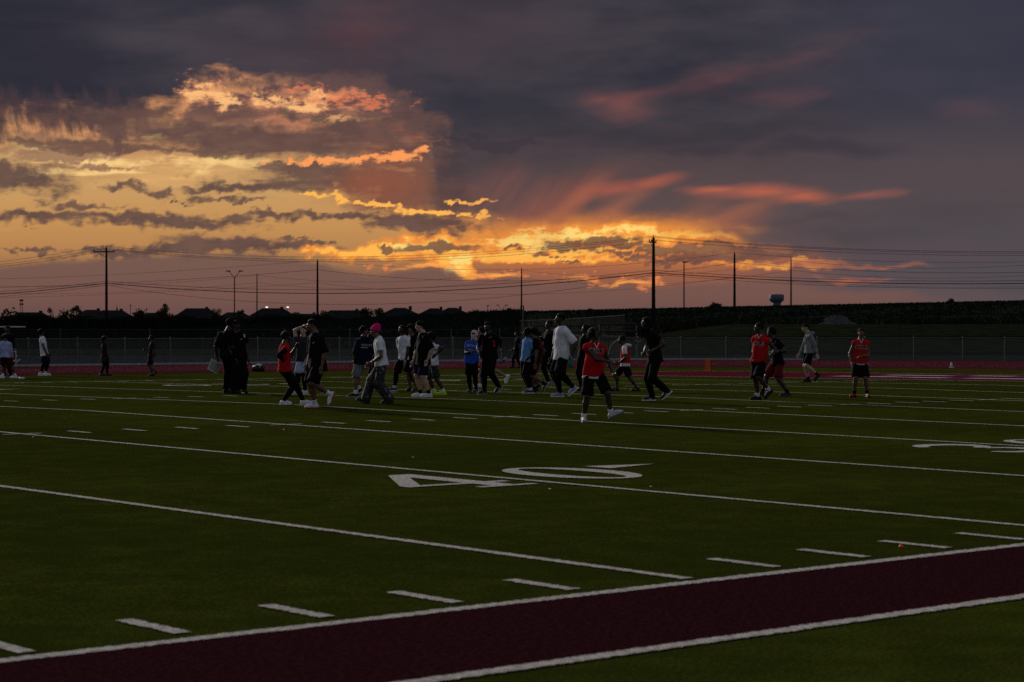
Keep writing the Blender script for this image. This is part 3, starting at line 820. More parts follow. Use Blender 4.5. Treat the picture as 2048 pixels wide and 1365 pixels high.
wire('overhead_wire', [((-480, 592, tL), (213, 567, tA), 1.2), ((213, 567, tA), (1307, 546, tB), 1.9), ((1307, 546, tB), (2720, 536, tR), 1.5)], 0.048, 'thickest cable running right across halfway up the crossarm poles', gA)
wire('overhead_wire', [((-480, 596, tL), (213, 571, tA), 1.3), ((213, 571, tA), (1307, 553, tB), 3.0), ((1307, 549, tB), (2720, 545, tR), 1.7)], 0.020, 'lowest sagging cable of the crossarm poles', gA)
gB = 'wires of the plain poles'
wire('overhead_wire', [((-800, 540, 388), (635, 521, 333), 2.6), ((635, 521, 333), (1469, 506, 300), 2.0), ((1469, 506, 300), (2520, 498, 266), 1.6)], 0.020, 'thin wire at the tops of the plain poles', gB)
wire('overhead_wire', [((-800, 560, 388), (635, 540, 333), 2.4), ((635, 540, 333), (1469, 527, 300), 2.2), ((1469, 526, 300), (2520, 520, 266), 1.6)], 0.026, 'second wire just below the tops of the plain poles', gB)
wire('overhead_wire', [((-800, 578, 388), (635, 566, 333), 2.2), ((635, 566, 333), (1469, 555, 300), 2.2), ((1469, 555, 300), (2520, 548, 266), 1.6)], 0.018, 'faint low wire of the plain poles', gB)
gC = 'wires of the thin far poles'
wire('overhead_wire', [((-150, 565, 460), (514, 551, 420), 1.6), ((514, 551, 420), (1043, 541, 381), 1.8), ((1043, 541, 381), (1582, 521, 326), 1.8), ((1582, 521, 326), (2300, 505, 280), 1.7)], 0.022, 'thin wire at the tops of the farthest poles', gC)
wire('overhead_wire', [((-150, 580, 460), (514, 566, 420), 1.5), ((514, 566, 420), (1043, 556, 381), 1.7), ((1043, 556, 381), (1582, 541, 326), 1.7), ((1582, 541, 326), (2300, 528, 280), 1.6)], 0.020, 'lower thin wire of the farthest poles', gC)

# ------------------------------------------------------------------ street lamps
def lamp(px, top, t, label, arms, lit=False, r=0.07):
    x, y = at(px, t); z0 = gz(px, t) - 0.2; H_ = zat(top, t) - z0
    root = empty('street_lamp', (x, y, z0)); tag(root, label, 'street lamp', 'street lamps on the horizon')
    hub = H_ - (0.95 if arms == 2 else 0.05)
    mb = MB(); mb.tube([(0, 0, 0), (0, 0, hub)], [r * 1.4, r], 8); mb.build('pole', m_pole, root)
    for sgn in ((-1, 1) if arms == 2 else (1,)):
        e = RT * sgn * (0.75 if arms == 2 else 0.3)
        if arms == 2:
            mb = MB(); mb.tube([(0, 0, hub - 0.05), tuple(e * 0.5 + Vector((0, 0, hub + 0.45))), tuple(e + Vector((0, 0, H_ - 0.05)))], 0.045, 6); mb.build('arm', m_pole, root)
        c = e + RT * sgn * (0.18 if arms == 2 else -0.2)
        mb = MB()
        mb.box((c.x, c.y, H_ + 0.02), (0.62, 0.30, 0.16), YAW - PI / 2)
        hd = mb.build('lamp_head', m_pole, root)
        if lit:
            mb = MB(); mb.lathe([(0.02, -0.10), (0.26, -0.05), (0.30, 0.05), (0.26, 0.12), (0.02, 0.15)], (c.x - FW.x * 0.3, c.y - FW.y * 0.3, H_ - 0.02), 12)
            mb.build('lit_lens', pmat('lit_lamp', (1, 1, 1), emit=(1.0, 0.86, 0.58, 1.6)), hd, True)
lamp(469, 543, 300, 'street lamp with two upturned arms like a Y', 2)
lamp(1368, 525, 270, 'single headed lamp mast just right of the tallest pole', 1)
lamp(533, 615, 470, 'lit street lamp above the houses, the left one of two', 1, True)
lamp(575, 615, 470, 'lit street lamp above the houses, the right one of two', 1, True)
lamp(975, 612, 440, 'small unlit lamp standing above the low trees left of centre', 1, r=0.05)
lamp(1004, 611, 430, 'small mast with a boxy head next to the thin centre pole', 2, r=0.06)
# camera mast with a hook beside the centre pole
x, y = at(1047, 150); z0 = fz(x, y)
o = empty('hooked_pipe', (x, y, z0)); tag(o, 'short pipe with a square hook top at the foot of the centre pole', 'pipe')
hh = zat(612, 150) - z0
mb = MB(); mb.tube([(0, 0, 0), (0, 0, hh)], 0.05, 8); mb.build('pipe', m_dim, o)
mb = MB(); mb.tube([(0, 0, hh), tuple(-RT * 0.2 + Vector((0, 0, hh))), tuple(-RT * 0.2 + Vector((0, 0, hh - 0.7)))], 0.04, 6); mb.build('hook', m_dim, o)

# ------------------------------------------------------------------ water tower, lattice mast, spire, antennas
x, y = at(1553, 900); zt = zat(589, 900); s_ = 900 / FPX
root = empty('water_tower', (x, y, 2.0)); tag(root, 'pale water tower with a broad flat tank on the right skyline', 'water tower')
m_wt = pmat('water_tower_paint', (0.085, 0.095, 0.125), 0.7, 0.05)
zb = zt - 2.0
mb = MB(); mb.lathe([(1.75, 0), (1.75, zb - 22 * s_), (2.0, zb - 17 * s_)], n=24); mb.build('stem', m_wt, root, True)
mb = MB(); mb.lathe([(2.0, zb - 17.0 * s_), (3.0, zb - 13 * s_), (3.25, zb - 10.5 * s_), (3.25, zb - 1.5 * s_), (2.9, zb - 0.3 * s_), (0.3, zb + 0.4 * s_)], n=28); tk = mb.build('tank', m_wt, root, True)
mb = MB(); mb.lathe([(3.28, zb - 10.2 * s_), (3.28, zb - 7.5 * s_)], n=28); mb.build('tank_band', pmat('tower_band', (0.06, 0.07, 0.10), 0.7), tk, True)
x, y = at(43, 1200); root = empty('lattice_mast', (x, y, 1.0)); tag(root, 'hazy lattice mast on the far left skyline', 'mast')
zt = zat(600, 1200) - 1.0
mb = MB()
for sx in (-1, 1):
    mb.tube([tuple(RT * sx * 1.1), tuple(RT * sx * 0.5 + Vector((0, 0, zt)))], 0.14, 5)
mb.build('mast_leg', m_dim, root)
mb = MB()
for k in range(10):
    a, b = zt * k / 10, zt * (k + 1) / 10; w = lambda z: 1.1 - 0.6 * z / zt; sg = 1 if k % 2 else -1
    mb.tube([tuple(RT * sg * w(a) + Vector((0, 0, a))), tuple(-RT * sg * w(b) + Vector((0, 0, b)))], 0.09, 4)
mb.build('lattice', m_dim, root)
mb = MB(); mb.box((0, 0, zt - 0.3), (1.9, 1.9, 1.0), YAW); mb.box((0, 0, zt - 2.6), (2.0, 2.0, 0.8), YAW); mb.build('antenna_panels', m_dim, root)
x, y = at(234, 700); root = empty('church_spire', (x, y, 3.0)); tag(root, 'tiny pointed spire just right of the leftmost pole', 'spire')
zt = zat(611, 700) - 3
mb = MB(); mb.box((0, 0, zt * 0.25), (1.6, 1.6, zt * 0.5), YAW); mb.build('tower', m_pole, root)
mb = MB(); mb.lathe([(0.9, zt * 0.5), (0.35, zt * 0.75), (0.04, zt)], n=8); mb.build('steeple', m_pole, root)
for px, top, lab in ((261, 608, 'thin antenna on the left skyline between the spire and the round tree'), (293, 616, 'shortest thin antenna beside the round tree at left'), (1425, 603, 'thin antenna with a side branch on the right ridge')):
    x, y = at(px, 640); z0 = fz(x, y); root = empty('antenna', (x, y, z0)); tag(root, lab, 'antenna', 'thin antennas on the skyline')
    zt = zat(top, 640) - z0
    mb = MB(); mb.tube([(0, 0, 0), (0, 0, zt)], 0.09, 5); mb.build('mast', m_dim, root)
    mb = MB(); mb.tube([tuple(-RT * 0.6 + Vector((0, 0, zt * 0.93))), tuple(RT * 0.6 + Vector((0, 0, zt * 0.93)))], 0.06, 4); mb.build('crossbar', m_dim, root)

# ------------------------------------------------------------------ houses along the left skyline
m_roof = pmat('dark_shingle_roof', (0.020, 0.020, 0.022), 0.95, 0.15, 1.0, spec=0.0)
m_wall = pmat('house_wall', (0.028, 0.027, 0.027), 0.9, 0.1, 1.0, spec=0.0)
m_wall2 = pmat('pale_house_wall', (0.055, 0.053, 0.054), 0.9, 0.1, 1.0, spec=0.0)
m_glass = pmat('house_window', (0.03, 0.035, 0.045), 0.35, spec=0.2)
m_trim = pmat('house_trim', (0.06, 0.06, 0.06), 0.8)
def house(px, ridge, wpx, t, label, wall=None, rd=0.0, hip=0.55):
    x, y = at(px, t); z0 = fz(x, y) - 0.2
    w = wpx / FPX * t; d = 9.0; H_ = zat(ridge, t) - z0; he = max(2.4, H_ - w * 0.21)
    root = empty('house', (x, y, z0), YAW - PI / 2 + rd); tag(root, label, 'house', 'houses along the left skyline')
    mb = MB(); mb.box((0, 0, he / 2), (w * 0.93, d * 0.93, he)); mb.build('wall', wall or m_wall, root)
    k = hip * w / 2
    mb = MB()
    mb.add([(-w / 2, -d / 2, he), (w / 2, -d / 2, he), (w / 2, d / 2, he), (-w / 2, d / 2, he), (-w / 2 + k, 0, H_), (w / 2 - k, 0, H_)],
           [(0, 1, 5, 4), (2, 3, 4, 5), (1, 2, 5), (3, 0, 4), (3, 2, 1, 0)])
    rf = mb.build('roof', m_roof, root)
    mb = MB(); mb.box((w * 0.18, 0.8, H_ - 0.1), (0.7, 0.7, 1.0)); mb.build('chimney', m_wall, rf)
    for i in range(3):
        xx = -w * 0.32 + i * w * 0.30
        mb = MB(); mb.box((xx, -d * 0.465 - 0.02, he - 1.25), (1.1, 0.06, 1.3)); wn_ = mb.build('window', m_trim, root)
        mb = MB(); mb.box((xx, -d * 0.465 - 0.06, he - 1.25), (0.9, 0.04, 1.1)); mb.build('pane', m_glass, wn_)
    mb = MB(); mb.box((w * 0.40, -d * 0.465 - 0.03, 1.1), (1.0, 0.06, 2.1)); mb.build('door', m_trim, root)
HOUSES = [(225, 621, 90, 'house whose dark roof shows just right of the leftmost pole', None), (185, 620, 60, 'low roofed house left of the leftmost pole', None), (545, 617, 96, 'house with a dark hip roof under the two lit lamps', m_wall2), (395, 617, 100, 'house with a long dark roof right of the round tree', m_wall2),
          (690, 621, 130, 'long low house left of the clump of trees', m_wall2), (800, 616, 110, 'peaked roof house directly right of the clump of trees, nearest the pink beanie', m_wall), (868, 617, 80, 'middle one of three peaked roof houses in a row', m_wall2), (905, 616, 84, 'rightmost of three peaked roof houses in a row', m_wall),
          (60, 625, 110, 'low house at the far left edge of the skyline', m_wall), (310, 626, 80, 'low house behind the round tree', m_wall2), (470, 625, 70, 'low house at the foot of the twin arm lamp', m_wall), (615, 628, 70, 'low house just left of the plain pole', m_wall)]
for i, (px, rg, wp, lab, wl) in enumerate(HOUSES):
    house(px, rg, wp, 500 + 14 * ((i * 5) % 4), lab, wl, 0.12 * math.sin(i * 2.3), 0.8 if i in (5, 6, 7) else 0.55)

# ------------------------------------------------------------------ trees along the skyline
m_bark = pmat('bark', (0.03, 0.024, 0.018), 0.95, spec=0.0)
m_leaf = pmat('dark_foliage', (0.035, 0.045, 0.022), 0.8, 0.3, 0.8, spec=0.0)
m_leaf2 = pmat('olive_foliage', (0.045, 0.050, 0.024), 0.8, 0.3, 0.8, spec=0.0)
def leaf_faces(cent, rad, n, size, seed, squash=0.8):
    r = np.random.default_rng(seed)
    k = len(cent); ci = r.integers(0, k, n)
    d = r.normal(size=(n, 3)); d /= np.linalg.norm(d, axis=1)[:, None]
    rr = np.asarray(rad)[ci] * r.random(n) ** 0.45
    c = np.asarray(cent)[ci] + d * rr[:, None] * np.array([1, 1, squash])
    a = r.normal(size=(n, 3)); b = r.normal(size=(n, 3))
    a /= np.linalg.norm(a, axis=1)[:, None]; b /= np.linalg.norm(b, axis=1)[:, None]
    sz = size * (0.6 + 0.8 * r.random(n))[:, None]
    V_ = np.concatenate([c + a * sz, c + b * sz, c - a * sz * 0.9, c - b * sz * 0.9]); i = np.arange(n)
    return V_, np.stack([i, i + n, i + 2 * n, i + 3 * n], 1)
def tree(px, top, wpx, t, label, seed, mat, shape='round'):
    x, y = at(px, t); z0 = fz(x, y) - 0.1
    H_ = zat(top, t) - z0; R_ = wpx / FPX * t / 2
    root = empty('tree', (x, y, z0)); tag(root, label, 'tree', 'trees on the skyline')
    r = np.random.default_rng(seed)
    mb = MB(); mb.tube([(0, 0, 0), (0.1, 0, H_ * 0.4), (0.05, 0.1, H_ * 0.8)], [H_ * 0.035, H_ * 0.024, H_ * 0.008], 7)
    for q in range(5):
        an = r.random() * 6.28; h0 = H_ * (0.3 + 0.09 * q)
        mb.tube([(0.08, 0, h0), (math.cos(an) * R_ * 0.7, math.sin(an) * R_ * 0.7, h0 + H_ * 0.2)], [H_ * 0.014, H_ * 0.004], 5)
    mb.build('trunk', m_bark, root)
    cent = []; rad = []
    for q in range(16):
        an = r.random() * 6.28; u = r.random() ** 0.6; hz = 0.28 + 0.64 * r.random()
        wz = math.sin(PI * min(1, (hz - 0.12) / 0.95)) if shape == 'round' else (1.05 - hz)
        cent.append((math.cos(an) * R_ * 0.75 * u * wz, math.sin(an) * R_ * 0.75 * u * wz, H_ * hz)); rad.append(R_ * (0.28 + 0.22 * r.random()))
    V_, F_ = leaf_faces(cent, rad, 900, R_ * 0.085, seed + 1)
    np_mesh('crown', V_, F_, mat, root, smooth=False)
TREES = [(100, 613, 26, 'small spiky tree left of the round one on the left skyline', 'cone'), (153, 603, 30, 'round crowned tree standing tallest on the left skyline', 'round'), (140, 622, 60, 'low bushy tree at the foot of the tallest left tree', 'round'), (330, 606, 34, 'round tree right of the leftmost pole', 'round'), (316, 616, 26, 'small tree leaning on the round tree right of the leftmost pole', 'round'),
         (372, 617, 30, 'bushy tree left of the twin arm lamp', 'round'), (432, 616, 40, 'bushy tree beside the twin arm lamp', 'round'), (30, 623, 70, 'wide low tree at the left edge of the skyline', 'round'), (480, 622, 40, 'low tree right of the twin arm lamp pole', 'round'), (600, 624, 50, 'low tree between the lit lamps and the plain pole', 'round'),
         (735, 615, 40, 'left tree of the clump above the pink beanie', 'round'), (758, 616, 34, 'right tree of the clump above the pink beanie', 'round'), (655, 624, 46, 'low tree right of the plain pole', 'round'), (950, 625, 50, 'low tree right of the three peaked roofs', 'round'), (1010, 625, 60, 'low tree left of the thin centre pole', 'round'), (275, 622, 50, 'low tree beneath the thin antenna', 'round'),
         (1902, 600, 20, 'small bush on top of the right ridge', 'round'), (1432, 612, 40, 'low bush on the ridge right of the lamp mast', 'round'), (1180, 619, 16, 'tiny bush on the ridge line at centre right', 'round')]
for i, (px, top, wp, lab, shp) in enumerate(TREES):
    tree(px, top, wp, (455 + 9 * ((i * 7) % 5)) if px < 1100 else 352, lab, 100 + 3 * i, m_leaf if i % 2 else m_leaf2, shp)

# crops and brush: uncountable, one mass each
def scatter_blades(name, label, n, srange, trange, hgt, seed, mat, wid=0.25, top=None):
    r = np.random.default_rng(seed)
    s = r.uniform(*srange, n); t = r.uniform(*trange, n)
    bx = CAM.x + FW.x * t + RT.x * s; by = CAM.y + FW.y * t + RT.y * s
    bz = np.array([hill(a, b) for a, b in zip(s, t)])
    h = hgt * (0.5 + 0.8 * r.random(n))
    if top: h = np.maximum(0.4, (top + 0.35 * np.sin(s * 0.23) + 0.25 * np.sin(s * 0.61 + 1) - bz) * (0.45 + 0.55 * r.random(n)))
    an = r.random(n) * 6.28; w = wid * (0.5 + r.random(n))
    lx, ly = r.normal(0, 0.25, n) * h, r.normal(0, 0.25, n) * h
    a = np.stack([bx - np.cos(an) * w, by - np.sin(an) * w, bz - 0.05], 1); b = np.stack([bx + np.cos(an) * w, by + np.sin(an) * w, bz - 0.05], 1)
    c = np.stack([bx + lx, by + ly, bz + h], 1)
    i = np.arange(n)
    o = np_mesh(name, np.concatenate([a, b, c]), np.stack([i, i + n, i + 2 * n], 1), mat, smooth=False)
    tag(o, label, name.replace('_', ' ').split()[-1], kind='stuff'); return o
scatter_blades('field_crop', 'dark crop covering the rise beyond the fences at right', 30000, (-20, 140), (225, 362), 0.24, 5, pmat('dark_crop', (0.012, 0.019, 0.012), 0.9, 0.3, 0.5, spec=0.0))
scatter_blades('wild_brush', 'dark brush between the yard and the houses at left', 30000, (-110, 2), (215, 400), 0.6, 6, pmat('dark_brush', (0.012, 0.016, 0.012), 0.9, 0.3, 0.5, spec=0.0), 0.22)
scatter_blades('rough_weeds', 'rough weeds along the foot of the rise', 9000, (-120, 130), (194, 226), 0.7, 8, pmat('weeds', (0.016, 0.018, 0.010), 0.9, 0.3, 0.5, spec=0.0), 0.3)

scatter_blades('tree_belt', 'low dark belt of far trees in front of the houses at left', 26000, (-125, 3), (424, 448), 3.0, 9, pmat('far_tree_belt', (0.010, 0.013, 0.010), 0.9, 0.3, 0.5, spec=0.0), 0.45, top=5.1)

# heap of pale earth beyond the tall fence
x, y = at(1673, 190); r_ = np.random.default_rng(3)
hv = []; hf = []
nr, na = 7, 22
for i in range(nr):
    rr = i / (nr - 1)
    for k in range(na):
        a = 2 * PI * k / na; j = 1 + 0.12 * r_.normal()
        hv.append(((RT.x * math.cos(a) * 1.65 + FW.x * math.sin(a) * 1.0) * rr * j, (RT.y * math.cos(a) * 1.65 + FW.y * math.sin(a) * 1.0) * rr * j, max(0.0, 0.95 * (1 - rr ** 1.6) * (1 + (0.12 * r_.normal() if i else 0)))))
for i in range(nr - 1):
    for k in range(na): hf.append((i * na + k, i * na + (k + 1) % na, (i + 1) * na + (k + 1) % na, (i + 1) * na + k))
heap = mesh('earth_heap', hv, hf, pmat('pale_earth', (0.075, 0.075, 0.078), 0.95, 0.2, 2.0, spec=0.0), smooth=False, loc=(x, y, fz(x, y)))
tag(heap, 'pale low heap of earth behind the tall fence at right', 'heap')

# ------------------------------------------------------------------ things at the edge of the track
# roofed team bench with a maroon back panel at the left edge
m_white = pmat('white_metal', (0.55, 0.55, 0.56), 0.5, 0.05)
m_dred = pmat('dark_red_panel', (0.075, 0.006, 0.008), 0.6, 0.1)
tb = 92.0
x, y = at(28, tb); root = empty('team_bench', (x, y, 0.0), YAW - PI / 2); tag(root, 'dark red panelled team bench under a thin white roof at the left edge', 'bench')
sc_ = FPX / tb
w2 = 2.4
mb = MB(); mb.box((0.1 - 1.25, 0, zat(716, tb)), (w2, 0.05, 26 / sc_)); pn = mb.build('back_panel', m_dred, root)
for yy in (698, 703.5):
    mb = MB(); mb.box((0.1 - 1.25, -0.03, zat(yy, tb)), (w2, 0.06, 2.2 / sc_)); mb.build('panel_rail', m_white, root)
mb = MB(); mb.box((0.1 - 1.25, 0.25, zat(712, tb)), (w2, 0.40, 0.05)); mb.build('seat', m_white, root)
for xx in (-2.2, -0.9, 0.05):
    mb = MB(); mb.tube([(xx, 0.1, 0), (xx, 0.1, zat(702, tb))], 0.03, 6); mb.build('leg', m_white, root)
mb = MB(); mb.box((0.25 - 1.25, 0.2, zat(654, tb)), (w2 + 0.3, 1.0, 0.055)); mb.build('roof', m_white, root)
mb = MB(); mb.box((-0.6 - 1.25, 0.1, zat(661, tb)), (w2 * 0.9, 0.05, 0.04)); mb.build('roof_rail', m_white, root)
for xx in (-2.2, -0.35):
    mb = MB(); mb.tube([(xx, 0.62, 0), (xx, 0.62, zat(654, tb))], 0.025, 6); mb.build('roof_post', m_dim, root)
lg = MB()   # script-like white mark along the panel
pts = [(-0.02, 0.0), (0.10, 0.07), (0.20, 0.03), (0.30, 0.10), (0.42, 0.07)]
for i, (u, v) in enumerate([(0.0, 0.0), (0.28, -0.01), (0.50, 0.02)]):
    lg.add([(u - 0.10, -0.034, v - 0.05), (u - 0.05, -0.034, v - 0.05), (u + 0.17, -0.034, v + 0.10), (u + 0.08, -0.034, v + 0.10)], [(0, 1, 2, 3)])
q = lg.build('panel_mark', m_white, pn); q.location = (-0.34, 0.0, zat(724, tb))

# orange pylon on the far corner of the end zone
x, y = 51.3, 49.2
root = empty('pylon', (x, y, 0.0)); tag(root, 'orange pylon at the far corner of the maroon end zone', 'pylon')
mo_ = pmat('orange_foam', (0.62, 0.10, 0.006), 0.7, 0.08)
mb = MB(); mb.add([(-0.075, -0.075, 0.02), (0.075, -0.075, 0.02), (0.075, 0.075, 0.02), (-0.075, 0.075, 0.02), (-0.07, -0.07, 0.46), (0.07, -0.07, 0.46), (0.07, 0.07, 0.46), (-0.07, 0.07, 0.46)], [(0, 3, 2, 1), (4, 5, 6, 7), (0, 1, 5, 4), (1, 2, 6, 5), (2, 3, 7, 6), (3, 0, 4, 7)])
mb.build('block', mo_, root); mb = MB(); mb.box((0, 0, 0.012), (0.22, 0.22, 0.02)); mb.build('base', mo_, root)

# black tubular frames stored behind the fence (centre right)
m_blk = pmat('black_tube', (0.010, 0.010, 0.011), 0.6)
def frame_thing(px0, px1, top, base, t, label, arcs):
    x, y = at(px0, t); root = empty('goal_frame', (x, y, -0.03), YAW - PI / 2); tag(root, label, 'goal frame', 'black goal frames behind the fence')
    w = (px1 - px0) / FPX * t; h = zat(top, t) + 0.03
    for xx in (0, w):
        mb = MB(); mb.tube([(xx, 0, 0), (xx, 0, h)], 0.06, 8); mb.build('upright', m_blk, root)
    for zz in (1.0, 0.80, 0.62):
        mb = MB(); mb.tube([(0, 0, h * zz), (w, 0, h * zz)], 0.05, 8); mb.build('crossbar', m_blk, root)
    for s_ in arcs:
        mb = MB(); mb.tube([(w, 0, h * 0.45), (w + s_ * 0.5, 0.0, h * 0.62), (w + s_ * 1.0, 0, h * 0.60), (w + s_ * 1.5, 0, h * 0.38), (w + s_ * 1.7, 0, 0.02)], 0.045, 8); mb.build('stay', m_blk, root)
    mb = MB(); mb.tube([(0, -0.0, 0.05), (w, 0.0, 0.05)], 0.04, 6); mb.build('ground_bar', m_blk, root)
frame_thing(1200, 1274, 649, 705, 118, 'black tubular frame with curved stays right of the centre players', (1, -1))
frame_thing(1060, 1190, 652, 700, 124, 'wider black tubular frame behind the white shirted man', ())

# small things lying about
def at_g(px, py):
    """ground point from a pixel (crowned field)"""
    t = CAM.z / ((py - 664.9) / FPX)
    for i in range(20):
        x, y = at(px, t); t = (CAM.z - crown(y)) / ((py - 664.9) / FPX)
    return (*at(px, t), crown(at(px, t)[1]))
m_or = pmat('orange_plastic', (0.75, 0.09, 0.01), 0.5)
for (px, py, lab) in ((568, 862, 'tiny orange marker on the turf in front of the 35 yard line'), (1803, 1097, 'tiny orange marker near the maroon border at right')):
    p = at_g(px, py)
    mb = MB(); mb.lathe([(0.019, 0.0), (0.018, 0.008), (0.010, 0.020), (0.008, 0.021)], n=14); o = mb.build('marker_cone', m_or, smooth=True); o.location = (p[0], p[1], p[2] + 0.006)
    tag(o, lab, 'marker', 'tiny orange markers')
m_paper = pmat('white_paper', (0.7, 0.7, 0.66), 0.8)
for i, (px, py) in enumerate(((1302, 976), (1100, 981), (66, 1007 - 131), (826, 917))):
    p = at_g(px, py)
    o = mesh('paper_scrap', [(-0.015, -0.01, 0.012), (0.015, -0.012, 0.014), (0.017, 0.01, 0.016), (-0.01, 0.015, 0.014), (0.0, 0.0, 0.018)], [(0, 1, 4), (1, 2, 4), (2, 3, 4), (3, 0, 4)], m_paper, loc=p)
    tag(o, ['white scrap on the turf right of the painted 40', 'white scrap below the painted 4', 'white scrap near the left edge', 'white scrap above the painted 4'][i], 'scrap', 'white scraps on the turf')
p = at_g(1903, 733 + 3)
root = empty('white_cone', (p[0], p[1], 0.012)); tag(root, 'small white cone on the track at right', 'cone')
mb = MB(); mb.lathe([(0.07, 0.02), (0.045, 0.12), (0.03, 0.22), (0.012, 0.24)], n=14); mb.build('cone', m_white, root, True); mb = MB(); mb.box((0, 0, 0.012), (0.18, 0.18, 0.024)); mb.build('base', m_white, root)
p = at_g(517, 744)
root = empty('sports_bag', (p[0], p[1], 0.0), 0.5); tag(root, 'small black bag with a white towel on top at the edge of the track', 'bag')
mb = MB(); mb.lathe([(0.05, -0.26), (0.13, -0.22), (0.14, 0.0), (0.13, 0.22), (0.05, 0.26)], n=14)
bo = mb.build('bag', m_blk, root, True); bo.rotation_euler = (PI / 2, 0, 0); bo.location = (0, 0, 0.13)
mb = MB(); mb.add([(-0.12, -0.10, 0.26), (0.10, -0.12, 0.27), (0.13, 0.10, 0.27), (-0.10, 0.12, 0.26), (-0.02, 0.0, 0.33), (-0.15, -0.12, 0.17), (0.0, -0.17, 0.19)], [(0, 1, 4), (1, 2, 4), (2, 3, 4), (3, 0, 4), (0, 5, 6, 1)]); mb.build('towel', m_white, root)
# ------------------------------------------------------------------ figures: signed-distance bodies meshed as one skin
def surface_net(vals, lo, h):
    """naive surface nets of a sampled distance field -> verts, quads"""
    ins = vals < 0
    c = [ins[i:ins.shape[0] - 1 + i, j:ins.shape[1] - 1 + j, k:ins.shape[2] - 1 + k] for i in (0, 1) for j in (0, 1) for k in (0, 1)]
    cnt = sum(q.astype(np.int8) for q in c)
    act = (cnt > 0) & (cnt < 8)
    I = np.argwhere(act)
    if len(I) == 0: return np.zeros((0, 3)), np.zeros((0, 4), int)
    idx = -np.ones(act.shape, np.int64); idx[act] = np.arange(len(I))
    acc = np.zeros((len(I), 3)); num = np.zeros(len(I))
    corners = [(i, j, k) for i in (0, 1) for j in (0, 1) for k in (0, 1)]
    cv = {q: vals[I[:, 0] + q[0], I[:, 1] + q[1], I[:, 2] + q[2]] for q in corners}
    for a in corners:
        for ax in range(3):
            if a[ax]: continue
            b = list(a); b[ax] = 1; b = tuple(b)
            va, vb = cv[a], cv[b]; x = (va < 0) != (vb < 0)
            t = np.where(x, va / np.where(np.abs(va - vb) < 1e-9, 1e-9, va - vb), 0)
            p = np.array(a, float)[None, :].repeat(len(I), 0); p[:, ax] = t
            acc[x] += p[x]; num += x
    V_ = (I + acc / num[:, None]) * h + np.asarray(lo)
    F_ = []
    for ax in range(3):
        o1, o2 = [q for q in range(3) if q != ax]
        s0 = [slice(None)] * 3; s1 = [slice(None)] * 3; s0[ax] = slice(0, -1); s1[ax] = slice(1, None)
        A_ = ins[tuple(s0)]; B_ = ins[tuple(s1)]
        for flip, m in ((False, A_ & ~B_), (True, ~A_ & B_)):
            E = np.argwhere(m)
            E = E[(E[:, o1] > 0) & (E[:, o2] > 0) & (E[:, o1] < act.shape[o1]) & (E[:, o2] < act.shape[o2])]
            if len(E) == 0: continue
            q = []
            for d1, d2 in ((1, 1), (0, 1), (0, 0), (1, 0)):
                k = E.copy(); k[:, o1] -= d1; k[:, o2] -= d2; q.append(idx[k[:, 0], k[:, 1], k[:, 2]])
            q = np.stack(q, 1)
            if flip ^ (ax == 1): q = q[:, ::-1]
            F_.append(q)
    F_ = np.concatenate(F_); F_ = F_[(F_ >= 0).all(1)]
    return V_, F_
def grid(lo, hi, h):
    ax = [np.arange(a, b + h, h, dtype=np.float32) for a, b in zip(lo, hi)]
    X, Y, Z = np.meshgrid(*ax, indexing='ij')
    return np.stack([X, Y, Z], -1)
def cone(p, a, b, ra, rb):
    a = np.asarray(a, np.float32); b = np.asarray(b, np.float32); ab = b - a
    L2 = max(1e-9, float(ab @ ab)); d = p - a
    t = np.clip((d @ ab) / L2, 0, 1)
    q = d - t[..., None] * ab
    return np.sqrt((q * q).sum(-1)) - (ra + (rb - ra) * t)
def ellip(p, c, r, M=None):
    d = p - np.asarray(c, np.float32)
    if M is not None: d = d @ np.asarray(M, np.float32).T
    r = np.asarray(r, np.float32); q = d / r
    k0 = np.sqrt((q * q).sum(-1)); k1 = np.sqrt(((q / r) ** 2).sum(-1)) + 1e-9
    return k0 * (k0 - 1) / k1
def smin(a, b, k):
    h = np.clip(0.5 + 0.5 * (b - a) / k, 0, 1)
    return b + (a - b) * h - k * h * (1 - h)
def smax(a, b, k): return -smin(-a, -b, k)
def wob(p, f, amp, ph=0.0):
    return amp * (np.sin(p[..., 0] * f + ph) * np.sin(p[..., 2] * f * 0.8 + 1.3 * ph) + 0.6 * np.sin(p[..., 1] * f * 1.3 + p[..., 2] * f * 0.55 + ph))

